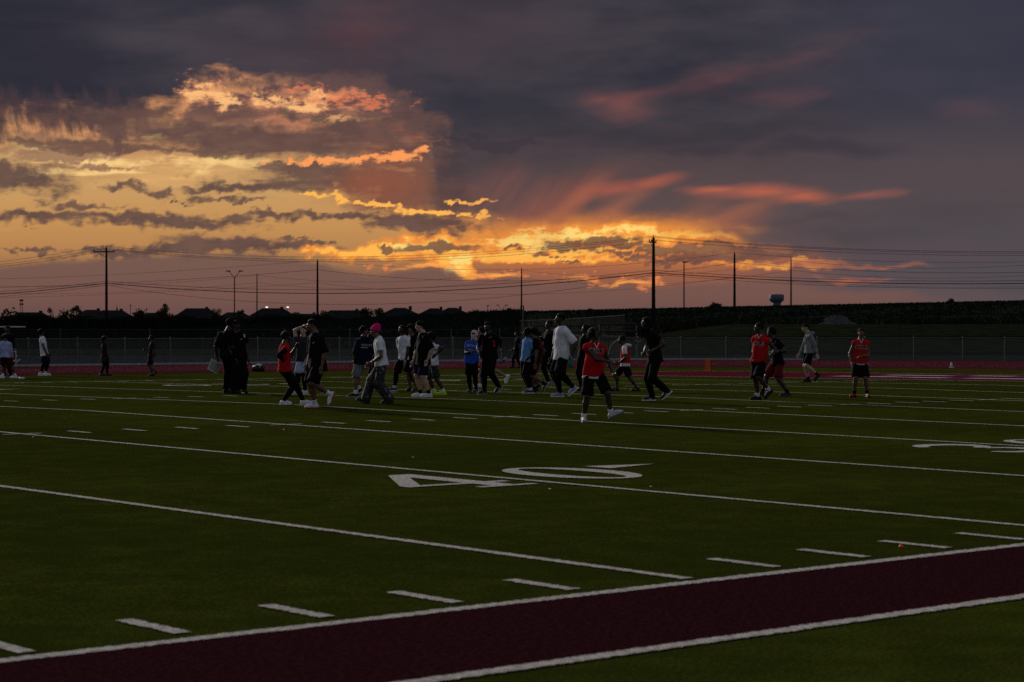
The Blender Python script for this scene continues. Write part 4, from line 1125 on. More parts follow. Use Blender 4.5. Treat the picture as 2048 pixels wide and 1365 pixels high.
# ---- the head (unit: metres for a 0.235 m head; +y is the face, origin at the head centre)
def head_sdf(p):
    x, y, z = p[..., 0], p[..., 1], p[..., 2]
    d = ellip(p, (0, -0.012, 0.030), (0.074, 0.094, 0.084))
    d = smin(d, ellip(p, (0, 0.030, -0.040), (0.058, 0.062, 0.078)), 0.03)
    d = smin(d, ellip(p, (0, 0.062, -0.092), (0.026, 0.024, 0.022)), 0.02)          # chin
    d = smin(d, cone(p, (0, 0.088, 0.012), (0, 0.108, -0.026), 0.009, 0.015), 0.012)  # nose
    d = smin(d, ellip(p, (0, 0.080, 0.028), (0.048, 0.014, 0.010)), 0.012)           # brow
    for s in (-1, 1):
        d = smax(d, -ellip(p, (s * 0.031, 0.096, 0.008), (0.019, 0.016, 0.012)), 0.008)   # eye sockets
        d = np.minimum(d, ellip(p, (s * 0.030, 0.076, 0.008), (0.013, 0.013, 0.011)))        # eyeballs
        d = smin(d, ellip(p, (s * 0.048, 0.058, -0.022), (0.020, 0.022, 0.016)), 0.02)      # cheeks
        d = smin(d, ellip(p, (s * 0.077, -0.008, -0.004), (0.010, 0.020, 0.032)), 0.006)      # ears
    d = smin(d, ellip(p, (0, 0.092, -0.050), (0.024, 0.010, 0.006)), 0.006)          # lips
    d = smin(d, ellip(p, (0, 0.089, -0.062), (0.021, 0.010, 0.007)), 0.006)
    d = smin(d, cone(p, (0, -0.018, -0.07), (0, -0.030, -0.16), 0.052, 0.054), 0.02)      # neck
    return d
_g = grid((-0.105, -0.125, -0.165), (0.105, 0.135, 0.125), 0.0062)
HEAD_V, HEAD_F = surface_net(head_sdf(_g), (-0.105, -0.125, -0.165), 0.0062)
_c = HEAD_V[HEAD_F].mean(1)
HEAD_M = np.zeros(len(HEAD_F), int)
for s in (-1, 1):
    e = np.linalg.norm((_c - np.array([s * 0.030, 0.084, 0.008])) / np.array([0.013, 0.02, 0.009]), axis=1); HEAD_M[e < 1] = 1
e = np.linalg.norm((_c - np.array([0, 0.095, -0.056])) / np.array([0.024, 0.02, 0.012]), axis=1); HEAD_M[e < 1] = 2

# ---- the hand (+x along the fingers, palm facing -z, thumb on +y), relaxed and gripping
def hand_sdf(p, curl):
    d = smin(cone(p, (-0.01, 0, 0), (0.05, 0.004, 0), 0.024, 0.026), ellip(p, (0.06, 0, 0), (0.042, 0.042, 0.015)), 0.02)
    for i, (yy, L) in enumerate(((0.030, 0.072), (0.010, 0.080), (-0.011, 0.074), (-0.031, 0.058))):
        a = np.array([0.095 - abs(yy) * 0.25, yy, 0.0]); th = 0.0; pts = [a]
        for k, f in enumerate((0.45, 0.32, 0.25)):
            th += curl * (0.35 if k == 0 else 0.5)
            pts.append(pts[-1] + L * f * np.array([math.cos(th), yy * 0.8 * (1 - k * 0.4), -math.sin(th)]))
        for k in range(3): d = smin(d, cone(p, pts[k], pts[k + 1], 0.0094 - 0.0008 * k, 0.0086 - 0.0008 * k), 0.006)
    t0 = np.array([0.022, 0.028, -0.004]); t1 = t0 + np.array([0.032, 0.026, -0.014]); t2 = t1 + np.array([0.030, 0.008 - 0.02 * curl, -0.012 - 0.006 * curl])
    d = smin(d, cone(p, t0, t1, 0.015, 0.0115), 0.012); d = smin(d, cone(p, t1, t2, 0.0112, 0.009), 0.006)
    return d
HANDS = {}
for nm, cu in (('relaxed', 0.75), ('grip', 2.1)):
    lo_ = (-0.04, -0.075, -0.085); _g = grid(lo_, (0.19, 0.10, 0.035), 0.0052)
    HANDS[nm] = surface_net(hand_sdf(_g, cu), lo_, 0.0052)

# ---- shoes (+x to the toe, sole on z = 0, ankle over the origin)
def shoe_parts(high):
    def upper(p):
        d = smin(cone(p, (-0.035, 0, 0.052), (0.12, 0, 0.044), 0.036, 0.036), ellip(p, (0.145, 0.004, 0.040), (0.058, 0.041, 0.030)), 0.03)
        d = smin(d, cone(p, (-0.012, 0, 0.06), (0.0, 0, 0.125 if high else 0.088), 0.040, 0.040), 0.03)
        d = smin(d, ellip(p, (0.075, 0, 0.075), (0.045, 0.026, 0.022)), 0.02)
        return smax(smax(d, 0.018 - p[..., 2], 0.004), p[..., 2] - (0.132 if high else 0.098), 0.006)
    def sole(p):
        q = p * np.array([1, 1, 0.35], np.float32)
        d = smin(cone(q, (-0.045, 0, 0.004), (0.06, 0, 0.004), 0.038, 0.034), cone(q, (0.06, 0, 0.004), (0.158, 0.004, 0.004), 0.034, 0.042), 0.02)
        return smax(d, np.abs(p[..., 2] - 0.014) - 0.014, 0.004)
    lo_ = (-0.10, -0.07, -0.01); _g = grid(lo_, (0.225, 0.07, 0.15), 0.0065)
    return surface_net(upper(_g), lo_, 0.0065), surface_net(sole(_g), lo_, 0.0065)
SHOES = {k: shoe_parts(k == 'high') for k in ('low', 'high')}
SHOE_ME = {}
def shoe_mesh(kind, part):
    if (kind, part) not in SHOE_ME:
        V_, F_ = SHOES[kind][0 if part == 'shoe' else 1]
        me = bpy.data.meshes.new(part)
        me.from_pydata(V_.tolist(), [], F_.tolist()); me.polygons.foreach_set('use_smooth', [True] * len(F_)); me.update()
        me.materials.append(None)
        SHOE_ME[(kind, part)] = me
    return SHOE_ME[(kind, part)]
lc = MB()
for i in range(5):
    x = 0.055 + 0.019 * i; z = 0.101 - 0.0078 * i
    lc.tube([(x, -0.024, z - 0.010), (x + 0.004, 0, z), (x, 0.024, z - 0.010)], 0.0035, 5)
LACE_V, LACE_F = lc.v, lc.f
SWOOSH = [(-0.9, 0.05), (-0.55, -0.32), (-0.25, -0.30), (1.0, 0.42), (-0.20, -0.02), (-0.55, -0.06)]

SKIN = {'dark': (0.036, 0.018, 0.012), 'deep': (0.020, 0.011, 0.008), 'brown': (0.115, 0.058, 0.036), 'tan': (0.26, 0.14, 0.095), 'fair': (0.42, 0.26, 0.20)}
m_eye = pmat('eye', (0.10, 0.09, 0.085), 0.3, 0.0)
def cloth(c, name=None, rough=0.9, sheen=0.0):
    key = 'cloth_%d_%d_%d' % tuple(int(v * 9999) for v in c)
    return pmat(name or key, c, rough, 0.14, 9.0, 0.25, 45.0, spec=0.08, sheen=sheen)
HAIRM = lambda c=(0.004, 0.0035, 0.003): pmat('hair_%d' % int(c[0] * 4000), c, 0.7, 0.3, 60.0, 0.6, 120.0, spec=0.10)

def frame_of(x, yhint):
    """orthonormal frame with first axis x and second axis near yhint"""
    x = Vector(x).normalized(); z = x.cross(Vector(yhint))
    if z.length < 1e-4: z = x.cross(Vector((0.3, 0.2, 1)))
    z.normalize(); y = z.cross(x)
    return np.array([x, y, z]).T
def ik(a, b, l1, l2, pole):
    """middle joint of a two-bone limb from a to b bending towards pole; returns (middle, end)"""
    a = np.asarray(a, float); b = np.asarray(b, float); d = b - a; D = np.linalg.norm(d) + 1e-9
    if D > (l1 + l2) * 0.995: b = a + d * ((l1 + l2) * 0.995 / D); d = b - a; D = np.linalg.norm(d)
    if D < abs(l1 - l2) * 1.05 + 0.02: b = a + d / D * (abs(l1 - l2) * 1.05 + 0.02); d = b - a; D = np.linalg.norm(d)
    u = d / D; x = (l1 * l1 - l2 * l2 + D * D) / (2 * D); h = math.sqrt(max(1e-6, l1 * l1 - x * x))
    p = np.asarray(pole, float) - a; p = p - u * (p @ u); n = np.linalg.norm(p)
    p = p / n if n > 1e-5 else np.array([0, -1, 0.0])
    return a + u * x + p * h, b

def figure(place, H, face, kp, look):
    """one person. place: ground point; H: height; face: heading seen from the camera (0 towards it, -90 to the left);
    kp: (x, z) offsets in metres of head, neck, hip, elbow L, wrist L, elbow R, wrist R, knee L, ankle L, knee R, ankle R"""
    g = look.get
    bearing = math.atan2(place[1] - CAM.y, place[0] - CAM.x)
    root = empty('person', place, bearing - PI / 2)
    tag(root, look['label'], 'person', look.get('group'))
    a = math.radians(face)
    f = np.array([math.sin(a), -math.cos(a), 0.0]); l = np.array([math.cos(a), math.sin(a), 0.0])
    bulk = g('bulk', 1.0)
    k = {n: np.array([q[0], 0.0, q[1]]) for n, q in zip(('head', 'neck', 'hip', 'eL', 'wL', 'eR', 'wR', 'kL', 'aL', 'kR', 'aR'), kp)}
    sh = 0.099 * H * g('sh', 1.0) * (0.5 + 0.5 * bulk); hw = 0.048 * H
    L_th, L_shk, L_ua, L_fa = 0.245 * H, 0.240 * H, 0.172 * H, 0.150 * H
    az = 0.047 * H                                     # ankle height of a planted foot
    ank = {}; pitch = {}
    for s, sg in (('L', 1), ('R', -1)):
        q = k['a' + s].copy(); lift = q[2] - 0.058 * H
        if lift < 0.035 * H: q[2] = az; pitch[s] = 0.0
        else:
            q[2] = max(q[2], az); pitch[s] = -math.degrees(math.asin(min(0.94, (q[2] - az) / (0.115 * H))))
        q[:2] += (l * sg * hw * 1.15)[:2] * np.array([0.15, 1.0]) + f[:2] * np.array([0, 1]) * 0.02
        ank[s] = q
    for s in 'LR':
        if g('pitch' + s) is not None: pitch[s] = g('pitch' + s)
    hz = 0.515 * H
    hip = np.array([k['hip'][0], 0, hz])
    for it in range(60):
        hj = {s: hip + l * sg * hw for s, sg in (('L', 1), ('R', -1))}
        reach = [np.linalg.norm(hj[s] - ank[s]) for s in 'LR' if ank[s][2] < az + 0.02 * H] or [np.linalg.norm(hj[s] - ank[s]) for s in 'LR']
        if max(reach) <= (L_th + L_shk) * 0.992: break
        hip[2] -= 0.006 * H
    knee = {}
    for s in 'LR':
        hint = k['k' + s] * np.array([1, 0, 1]) + np.array([0, ank[s][1], 0]) + f * 0.12 * H
        knee[s], ank[s] = ik(hj[s], ank[s], L_th, L_shk, hint)
    lean = np.clip(k['neck'][0] - k['hip'][0], -0.14 * H, 0.14 * H)
    neck = hip + np.array([lean, 0, 0.325 * H]) + f * g('leanf', 0.0) * H
    up = (neck - hip) / np.linalg.norm(neck - hip)
    lat = l - up * (l @ up); lat /= np.linalg.norm(lat); fwd = np.cross(up, lat); fwd = fwd if fwd @ f > 0 else -fwd
    shj = {s: neck - up * 0.058 * H + lat * sg * sh for s, sg in (('L', 1), ('R', -1))}
    elb = {}; wri = {}
    for s, sg in (('L', 1), ('R', -1)):
        w = k['w' + s].copy(); w[1] = shj[s][1] * 1.15 + f[1] * g('fwd' + s, 0.04) * H
        e = k['e' + s] + np.array([0, shj[s][1] * 1.3, 0]) - f * 0.05 * H + lat * sg * 0.03 * H
        elb[s], wri[s] = ik(shj[s], w, L_ua, L_fa, e)
    hs = 0.132 * H * g('head', 1.0) / 0.235 * (1.0 + 0.12 * max(0, (1.6 - H) / 0.3))
    ah = math.radians(g('hface', face)); fh = np.array([math.sin(ah), -math.cos(ah), 0.0]); pt = math.radians(g('nod', 0.0))
    hy = fh * math.cos(pt) + np.array([0, 0, math.sin(pt)]); HM = frame_of(np.cross(hy, (0, 0, 1)), hy)   # columns: right, face, up
    headc = neck + np.array([np.clip(k['head'][0] - k['neck'][0], -0.05 * H, 0.05 * H), 0, 0.092 * H]) + f * 0.012 * H
    headc[2] = max(headc[2], neck[2] + 0.085 * H)

    # ---- distance fields
    T = np.array([lat, fwd / 0.70, up])               # flattened torso space
    def tors(p, grow=0.0, low=0.0, slim=1.0):
        q = (p - hip.astype(np.float32)) @ T.T.astype(np.float32)
        B = bulk
        d = cone(q, (-0.028 * H, 0, 0.0), (0.028 * H, 0, 0.0), 0.070 * H * B + grow, 0.070 * H * B + grow)
        d = smin(d, cone(q, (0, 0, 0.03 * H), (0, 0.0, 0.13 * H), 0.080 * H * B + grow, 0.075 * H * B * slim + grow), 0.03 * H)
        d = smin(d, cone(q, (0, 0, 0.12 * H), (0, 0.0, 0.24 * H), 0.077 * H * B * slim + grow, 0.092 * H * (0.5 + 0.5 * B) + grow), 0.03 * H)
        for sx in (-1, 1): d = smin(d, cone(q, (0, 0, 0.284 * H), (sx * sh * 0.90, 0, 0.262 * H), 0.044 * H + grow, 0.033 * H + grow), 0.025 * H)
        d = smin(d, cone(q, (0, 0.0, 0.27 * H), (0, 0.0, 0.335 * H), 0.055 * H + grow, 0.036 * H + grow), 0.03 * H)
        if low: d = smin(d, cone(q, (0, 0, 0.16 * H), (0, 0, -low), 0.086 * H * B + grow, 0.119 * H * (0.45 + 0.55 * B) + grow), 0.03 * H)
        return d * 0.82
    def arm(p, s, grow=0.0):
        d = cone(p, shj[s], elb[s], 0.0315 * H * (0.6 + 0.4 * bulk) + grow, 0.0245 * H * (0.6 + 0.4 * bulk) + grow)
        m = elb[s] * 0.7 + wri[s] * 0.3
        d = smin(d, cone(p, elb[s], m, 0.0240 * H + grow, 0.0255 * H * (0.7 + 0.3 * bulk) + grow), 0.012 * H)
        return smin(d, cone(p, m, wri[s], 0.0250 * H * (0.7 + 0.3 * bulk) + grow, 0.0155 * H + grow), 0.012 * H)
    def leg(p, s, grow=0.0):
        B = 0.55 + 0.45 * bulk
        d = cone(p, hj[s], knee[s], 0.054 * H * B + grow, 0.0345 * H * B + grow)
        m = knee[s] * 0.66 + ank[s] * 0.34 - f * 0.008 * H
        d = smin(d, cone(p, knee[s], m, 0.0335 * H * B + grow, 0.0350 * H * B + grow), 0.015 * H)
        return smin(d, cone(p, m, ank[s], 0.0345 * H * B + grow, 0.0195 * H + grow), 0.015 * H)
    pts_all = np.array([hip, neck, *shj.values(), *elb.values(), *wri.values(), *knee.values(), *ank.values()])
    lo = pts_all.min(0) - 0.12 * H; hi = pts_all.max(0) + 0.12 * H
    h = 0.0125 * H
    lo[2] = min(ank['L'][2], ank['R'][2]) - 0.05 * H
    p = grid(lo, hi, h)
    d = tors(p)
    for s in 'LR':
        d = smin(d, arm(p, s), 0.022 * H); d = smin(d, leg(p, s), 0.022 * H)
    d = smin(d, cone(p, neck - up * 0.02 * H, headc - np.array([0, 0, 0.03 * H]), 0.034 * H, 0.033 * H), 0.02 * H)
    V_, F_ = surface_net(d, lo, h); VS = [V_]; FS = [F_]; MS = [np.zeros(len(F_), int)]; off = len(V_)
    VS.append((HEAD_V * hs) @ HM.T + headc); FS.append(HEAD_F + off); MS.append(HEAD_M); off += len(HEAD_V)
    for s, sg in (('L', 1), ('R', -1)):
        hv, hf = HANDS[g('hand' + s, 'relaxed')]
        dr = wri[s] - elb[s]; M = frame_of(dr, f * 0.8 + l * (-sg) * 0.1)          # thumb forward
        q = hv * np.array([1, 1, sg if True else 1]) * (H / 1.75) * 0.98
        if np.cross(M[:, 0], M[:, 1]) @ (l * sg) < 0: pass
        VS.append(q @ M.T + wri[s]); FS.append((hf if sg > 0 else hf[:, ::-1]) + off); MS.append(np.zeros(len(hf), int)); off += len(hv)
    sk = SKIN[g('skin', 'dark')]
    m_skin = pmat('skin_' + g('skin', 'dark'), sk, 0.5, 0.08, 14.0, spec=0.38); m_lip = pmat('lips_' + g('skin', 'dark'), (sk[0] * 0.9, sk[1] * 0.6, sk[2] * 0.65), 0.45, 0.05)
    np_mesh('body', np.concatenate(VS), np.concatenate(FS), [m_skin, m_eye, m_lip], root, True, np.concatenate(MS))
    ph = (abs(place[0]) * 7.1) % 6.28
    made = {}
    def garment(name, fn, lo_, hi_, mat, hh=0.0125):
        q = grid(lo_, hi_, hh * H); v, ff = surface_net(fn(q), lo_, hh * H)
        if len(v): made[name] = np_mesh(name, v, ff, mat, root); return made[name]
    def cutdist(p, o, n_): return (p - np.asarray(o, np.float32)) @ np.asarray(n_, np.float32)
    # ---- top
    top = g('top', 'tee'); hem = g('hem', 0.035) * H
    if top:
        sl_end = {'tee': 0.62, 'tank': 0.0, 'long': 2.0, 'cap': 0.22, 'half': 0.95}[top]
        def topf(p):
            gr = 0.008 * H
            d = tors(p, gr, low=hem + 0.03 * H, slim=g('slim', 1.06))
            for s in 'LR':
                if sl_end <= 0:
                    d = smin(d, cone(p, neck - up * 0.04 * H, shj[s] + up * 0.004 * H, 0.034 * H, 0.030 * H), 0.02 * H); continue
                e1 = shj[s] + (elb[s] - shj[s]) * min(1.0, sl_end)
                arm_d = cone(p, shj[s], e1, 0.041 * H * (0.6 + 0.4 * bulk), (0.043 if sl_end < 1.2 else 0.034) * H * (0.6 + 0.4 * bulk))
                if sl_end > 1.2: arm_d = smin(arm_d, cone(p, elb[s], wri[s], 0.034 * H, 0.024 * H), 0.015 * H)
                if sl_end < 1.2:
                    ax = (elb[s] - shj[s]) / L_ua; arm_d = smax(arm_d, cutdist(p, e1, ax), 0.006)
                d = smin(d, arm_d, 0.022 * H)
            d = d + wob(p, 20.0 / H * 1.7, 0.0040 * H, ph) + wob(p, 38.0, 0.0016 * H, ph * 2)
            d = smax(d, cutdist(p, hip - up * hem, -up) - 0.006 * np.sin(p[..., 0] * 16 + ph), 0.004)
            d = smax(d, cutdist(p, neck + up * g('collar_h', 0.012) * H, up), 0.006)
            if g('vneck'):
                c0 = neck + fwd * 0.075 * H + up * 0.02 * H; d = smax(d, -cone(p, c0, c0 - up * 0.055 * H, 0.034 * H, 0.006 * H), 0.004)
            return d
        q = np.array([hip - up * hem, neck, *shj.values(), *elb.values()] + (list(wri.values()) if sl_end > 1.2 else []))
        lo_ = q.min(0) - 0.15 * H * max(1, bulk); hi_ = q.max(0) + 0.15 * H * max(1, bulk); lo_[2] = (hip - up * hem)[2] - 0.06 * H
        garment(g('top_name', 'shirt'), topf, lo_, hi_, cloth(g('top_c', (0.0045, 0.0045, 0.0052))))
    shirt = made.get(g('top_name', 'shirt'))
    if g('under'):      # a pale shirt tail showing under the jersey
        def tail(p):
            d = tors(p, 0.007 * H, low=hem + 0.06 * H)
            return smax(smax(d, cutdist(p, hip - up * (hem + 0.022 * H), -up), 0.004), cutdist(p, hip - up * (hem - 0.03 * H), up), 0.004)
        lo_ = hip - 0.16 * H; hi_ = hip + 0.16 * H; garment('undershirt', tail, lo_, hi_, cloth(g('under')))
    if g('vest'):       # sleeveless vest worn over the shirt
        def vf(p):
            d = tors(p, 0.018 * H, low=0.03 * H, slim=1.1) + wob(p, 24, 0.003 * H, ph)
            d = smax(d, cutdist(p, hip + up * 0.015 * H, -up), 0.004); d = smax(d, cutdist(p, neck - up * 0.012 * H, up), 0.006)
            for s in 'LR': d = smax(d, -cone(p, shj[s] + up * 0.02 * H, shj[s] - up * 0.05 * H, 0.052 * H, 0.040 * H), 0.006)
            return d
        garment('vest', vf, np.minimum(hip, neck) - 0.17 * H, np.maximum(hip, neck) + 0.17 * H, cloth(g('vest')))
    for s, sg in (('L', 1), ('R', -1)):
        if s in g('gloves_on', '') :
            hv, hf = HANDS[g('hand' + s, 'relaxed')]; M = frame_of(wri[s] - elb[s], f * 0.8 + l * (-sg) * 0.1)
            q = ((hv - np.array([0.05, 0, 0])) * 1.09 + np.array([0.05, 0, 0])) * np.array([1, 1, sg]) * (H / 1.75)
            np_mesh('glove', q @ M.T + wri[s], hf if sg > 0 else hf[:, ::-1], cloth(g('gloves')), root)
        if s in g('band_on', ''):
            mb = MB(); ax = (elb[s] - wri[s]) / L_fa; mb.tube([tuple(wri[s] + ax * q) for q in (0.0, 0.012, 0.045, 0.057)], [0.018 * H, 0.023 * H, 0.024 * H, 0.019 * H], 12)
            mb.build('wristband', cloth(g('band', (0.5, 0.5, 0.5))), root, True)
    # ---- bottom
    bot = g('bot', 'shorts'); cut = g('bot_cut', 0.92)
    if bot:
        def botf(p):
            d = tors(p, 0.004 * H)
            d = smax(d, cutdist(p, hip + up * 0.045 * H, up), 0.006)
            for s in 'LR':
                if bot == 'shorts':
                    e1 = hj[s] + (knee[s] - hj[s]) * min(1, cut); ax = (knee[s] - hj[s]) / L_th
                    e2 = e1 + ax * 0.0
                    b = cone(p, hj[s] - ax * 0.0, e2, 0.056 * H * (0.5 + 0.5 * bulk), g('flare', 0.066) * H * (0.6 + 0.4 * bulk))
                    b = smax(b, cutdist(p, e1, ax), 0.005)
                else:
                    gr = g('pant', 0.012) * H; b = cone(p, hj[s], knee[s], 0.060 * H * (0.5 + 0.5 * bulk), 0.036 * H + gr)
                    b = smin(b, cone(p, knee[s], ank[s], 0.036 * H + gr, 0.020 * H + gr * g('cuff', 1.0)), 0.015 * H)
                    ax = (ank[s] - knee[s]) / L_shk; b = smax(b, cutdist(p, ank[s] + ax * g('pant_end', 0.0) * H, ax), 0.005)
                d = smin(d, b, 0.018 * H)
            d = d + wob(p, 17.0 / H * 1.7, 0.0042 * H, ph + 1) + wob(p, 34.0, 0.0016 * H, ph)
            return d
        q = np.array([hip + up * 0.05 * H, *hj.values(), *knee.values()] + (list(ank.values()) if bot != 'shorts' else []))
        garment('shorts' if bot == 'shorts' else 'trousers', botf, q.min(0) - 0.13 * H * max(1, bulk), q.max(0) + 0.13 * H * max(1, bulk), g('bot_m') or cloth(g('bot_c', (0.0042, 0.0042, 0.0048))))
    if g('tights'):
        for s in 'LR':
            def tf_(p, s=s):
                ax = (ank[s] - knee[s]) / L_shk
                return smax(leg(p, s, 0.006 * H), -cutdist(p, knee[s] - (knee[s] - hj[s]) * 0.25, (knee[s] - hj[s]) / L_th) - 0.0, 0.004)
            q = np.array([knee[s] + (hj[s] - knee[s]) * 0.3, knee[s], ank[s]]); garment('legging', tf_, q.min(0) - 0.07 * H, q.max(0) + 0.05 * H, cloth(g('tights')))
    if g('sleeve'):     # bare-arm compression sleeve or long undershirt sleeve
        for s in g('sleeve_on', 'LR'):
            def sf_(p, s=s): return smax(arm(p, s, 0.006 * H), cutdist(p, wri[s], (wri[s] - elb[s]) / L_fa), 0.004)
            q = np.array([shj[s], elb[s], wri[s]]); garment('sleeve', sf_, q.min(0) - 0.06 * H, q.max(0) + 0.06 * H, cloth(g('sleeve')))
    if g('sock'):
        for s in 'LR':
            def kf_(p, s=s):
                ax = (ank[s] - knee[s]) / L_shk
                return smax(smax(leg(p, s, 0.006 * H), -cutdist(p, ank[s] - ax * g('sock_h', 0.055) * H, ax), 0.003), cutdist(p, ank[s] + ax * 0.03 * H, ax), 0.003)
            garment('sock', kf_, ank[s] - 0.10 * H, ank[s] + 0.10 * H, cloth(g('sock')), 0.009)
    # ---- shoes
    fa = g('feet')
    for s, sg in (('L', 1), ('R', -1)):
        af = math.radians(g('foot' + s, fa if fa is not None else face)); fd = np.array([math.sin(af), -math.cos(af), 0.0]); pt = math.radians(pitch[s])
        xa = fd * math.cos(pt) + np.array([0, 0, math.sin(pt)]); M = frame_of(xa, np.cross((0, 0, 1), fd))
        sc_ = H / 1.75 * g('shoe_s', 1.04); kind = g('shoe', 'low')
        o = bpy.data.objects.new('shoe', shoe_mesh(kind, 'shoe')); link(o, root)
        R4 = Matrix([[*M[0] * sc_, 0], [*M[1] * sc_, 0], [*M[2] * sc_, 0], [0, 0, 0, 1]])
        base = ank[s] - M @ np.array([0, 0, 0.078 * sc_])
        o.matrix_local = Matrix.Translation(Vector(base)) @ R4
        o.material_slots[0].link = 'OBJECT'; o.material_slots[0].material = pmat('shoe_%d_%d_%d' % tuple(int(v * 999) for v in g('shoe_c', (0.006, 0.006, 0.006))), g('shoe_c', (0.006, 0.006, 0.006)), 0.6, 0.15, 30.0)
        so_ = bpy.data.objects.new('sole', shoe_mesh(kind, 'sole')); link(so_, o)
        so_.material_slots[0].link = 'OBJECT'; so_.material_slots[0].material = pmat('sole_%d_%d_%d' % tuple(int(v * 999) for v in g('sole_c', (0.4, 0.4, 0.4))), g('sole_c', (0.4, 0.4, 0.4)), 0.6, 0.1, 30.0)
        if g('laces'): mesh('laces', LACE_V, LACE_F, cloth(g('laces')), o)
        if g('swoosh'):
            v = []
            for sd in (-1, 1):
                for (u, w) in SWOOSH: v.append((0.045 + u * 0.062, sd * (0.0405 - 0.004 * abs(u)), 0.050 + w * 0.045))
            n_ = len(SWOOSH); mesh('swoosh', v, [tuple(range(n_)), tuple(range(2 * n_ - 1, n_ - 1, -1))], cloth(g('swoosh')), o)
    # ---- hair and headwear (head space)
    def headpart(name, fn, mat, lo_=(-0.15, -0.19, -0.20), hi_=(0.15, 0.15, 0.20), hh=0.0095):
        q = grid(lo_, hi_, hh); v, ff = surface_net(fn(q), lo_, hh)
        return np_mesh(name, (v * hs) @ HM.T + headc, ff, mat, root)
    skull = lambda p, gr: ellip(p, (0, -0.012, 0.030), (0.074 + gr, 0.094 + gr, 0.084 + gr))
    hairline = lambda p, fr=0.055, side=-0.02: np.maximum(p[..., 1] - fr - 0.0 * p[..., 2], 0) * 1.0 + np.maximum(side + p[..., 1] * 0.55 - p[..., 2], 0)
    st_ = g('hair', 'short'); hm = HAIRM(g('hair_c', (0.004, 0.0035, 0.003)))
    rr_ = np.random.default_rng(int(abs(place[0]) * 1000))
    if st_ == 'short':
        headpart('hair', lambda p: smax(smax(skull(p, 0.011) + wob(p, 110, 0.0030) + wob(p, 190, 0.0018, 2), 0.012 + p[..., 1] * 0.62 - p[..., 2], 0.01), p[..., 1] - 0.078, 0.01), hm)
    elif st_ in ('curly', 'afro'):
        gr = 0.030 if st_ == 'curly' else 0.042
        headpart('hair', lambda p: smax(smax(skull(p, gr) + wob(p, 85, 0.006) + wob(p, 150, 0.003, 1), -0.02 + p[..., 1] * 0.7 - p[..., 2], 0.012), p[..., 1] - 0.084, 0.012), hm)
    elif st_ == 'mop':
        headpart('hair', lambda p: smax(smax(skull(p, 0.020) + wob(p, 70, 0.005), -0.005 + p[..., 1] * 0.42 - p[..., 2], 0.01), -ellip(p, (0, 0.12, -0.02), (0.06, 0.05, 0.055)), 0.01), hm)
    elif st_ == 'long':
        headpart('hair', lambda p: smax(smin(smax(skull(p, 0.018) + wob(p, 80, 0.004), p[..., 1] - 0.075, 0.01), cone(p, (0, -0.07, 0.0), (0, -0.085, -0.20), 0.075, 0.055), 0.04), -ellip(p, (0, 0.10, -0.06), (0.066, 0.085, 0.115)), 0.012), hm, (-0.15, -0.19, -0.27))
    if st_ in ('dreads', 'locs', 'twists'):
        headpart('hair', lambda p: smax(smax(skull(p, 0.016) + wob(p, 120, 0.003), 0.0 + p[..., 1] * 0.62 - p[..., 2], 0.01), p[..., 1] - 0.080, 0.01), hm)
        ln = {'dreads': 0.42, 'locs': 0.24, 'twists': 0.10}[st_]
        for i in range(26 if st_ != 'twists' else 34):
            an = PI / 2 + (i / (25 if st_ != 'twists' else 33) - 0.5) * 2 * (2.45 if st_ != 'twists' else 2.7); c_, s_ = math.cos(an), -math.sin(an)
            zt = rr_.uniform(0.02, 0.09); L_ = ln * rr_.uniform(0.8, 1.1); sw = rr_.normal(0, 0.014, 2)
            a0 = np.array([0.070 * c_, -0.012 + 0.088 * s_, zt]); a1 = np.array([0.096 * c_, -0.014 + 0.118 * s_, zt - 0.35 * L_]); a2 = np.array([0.100 * c_ + sw[0], -0.02 + 0.120 * s_ + sw[1], zt - L_])
            mb = MB(); pts = [tuple((q * hs) @ HM.T + headc) for q in (a0, a1, a2)]
            # hang with gravity
            pts[2] = (pts[1][0] * 0.4 + pts[2][0] * 0.6, pts[1][1] * 0.4 + pts[2][1] * 0.6, pts[1][2] - 0.62 * L_ * hs)
            mb.tube(pts, [0.013 * hs, 0.012 * hs, 0.008 * hs], 6); mb.build('loc', hm, made.get('hairroot') or root, True)
    if st_ == 'cap':
        cm = cloth(g('cap_c', (0.006, 0.006, 0.007)))
        headpart('hair', lambda p: smax(smax(skull(p, 0.006), 0.0 + p[..., 1] * 0.6 - p[..., 2], 0.01), p[..., 2] - 0.05, 0.006), hm)
        headpart('cap', lambda p: smin(smax(skull(p, 0.017), 0.040 - p[..., 2], 0.006), smax(ellip(p, (0, 0.085 * g('brim', 1), 0.044), (0.074, 0.085, 0.012)), -(p[..., 1] * g('brim', 1)) + 0.05, 0.01), 0.008), cm, (-0.15, -0.20, -0.1), (0.15, 0.21, 0.17), 0.0075)
    if st_ == 'beanie':
        headpart('beanie', lambda p: smin(smax(smin(skull(p, 0.020), ellip(p, (0, -0.055, 0.105), (0.060, 0.075, 0.055)), 0.04) + wob(p, 60, 0.003), 0.010 + p[..., 1] * 0.28 - p[..., 2], 0.008), smax(np.abs(skull(p, 0.018)) - 0.010, np.abs(p[..., 2] - 0.022 - p[..., 1] * 0.28) - 0.020, 0.006), 0.006), cloth(g('hat_c', (0.62, 0.012, 0.16))), hh=0.008)
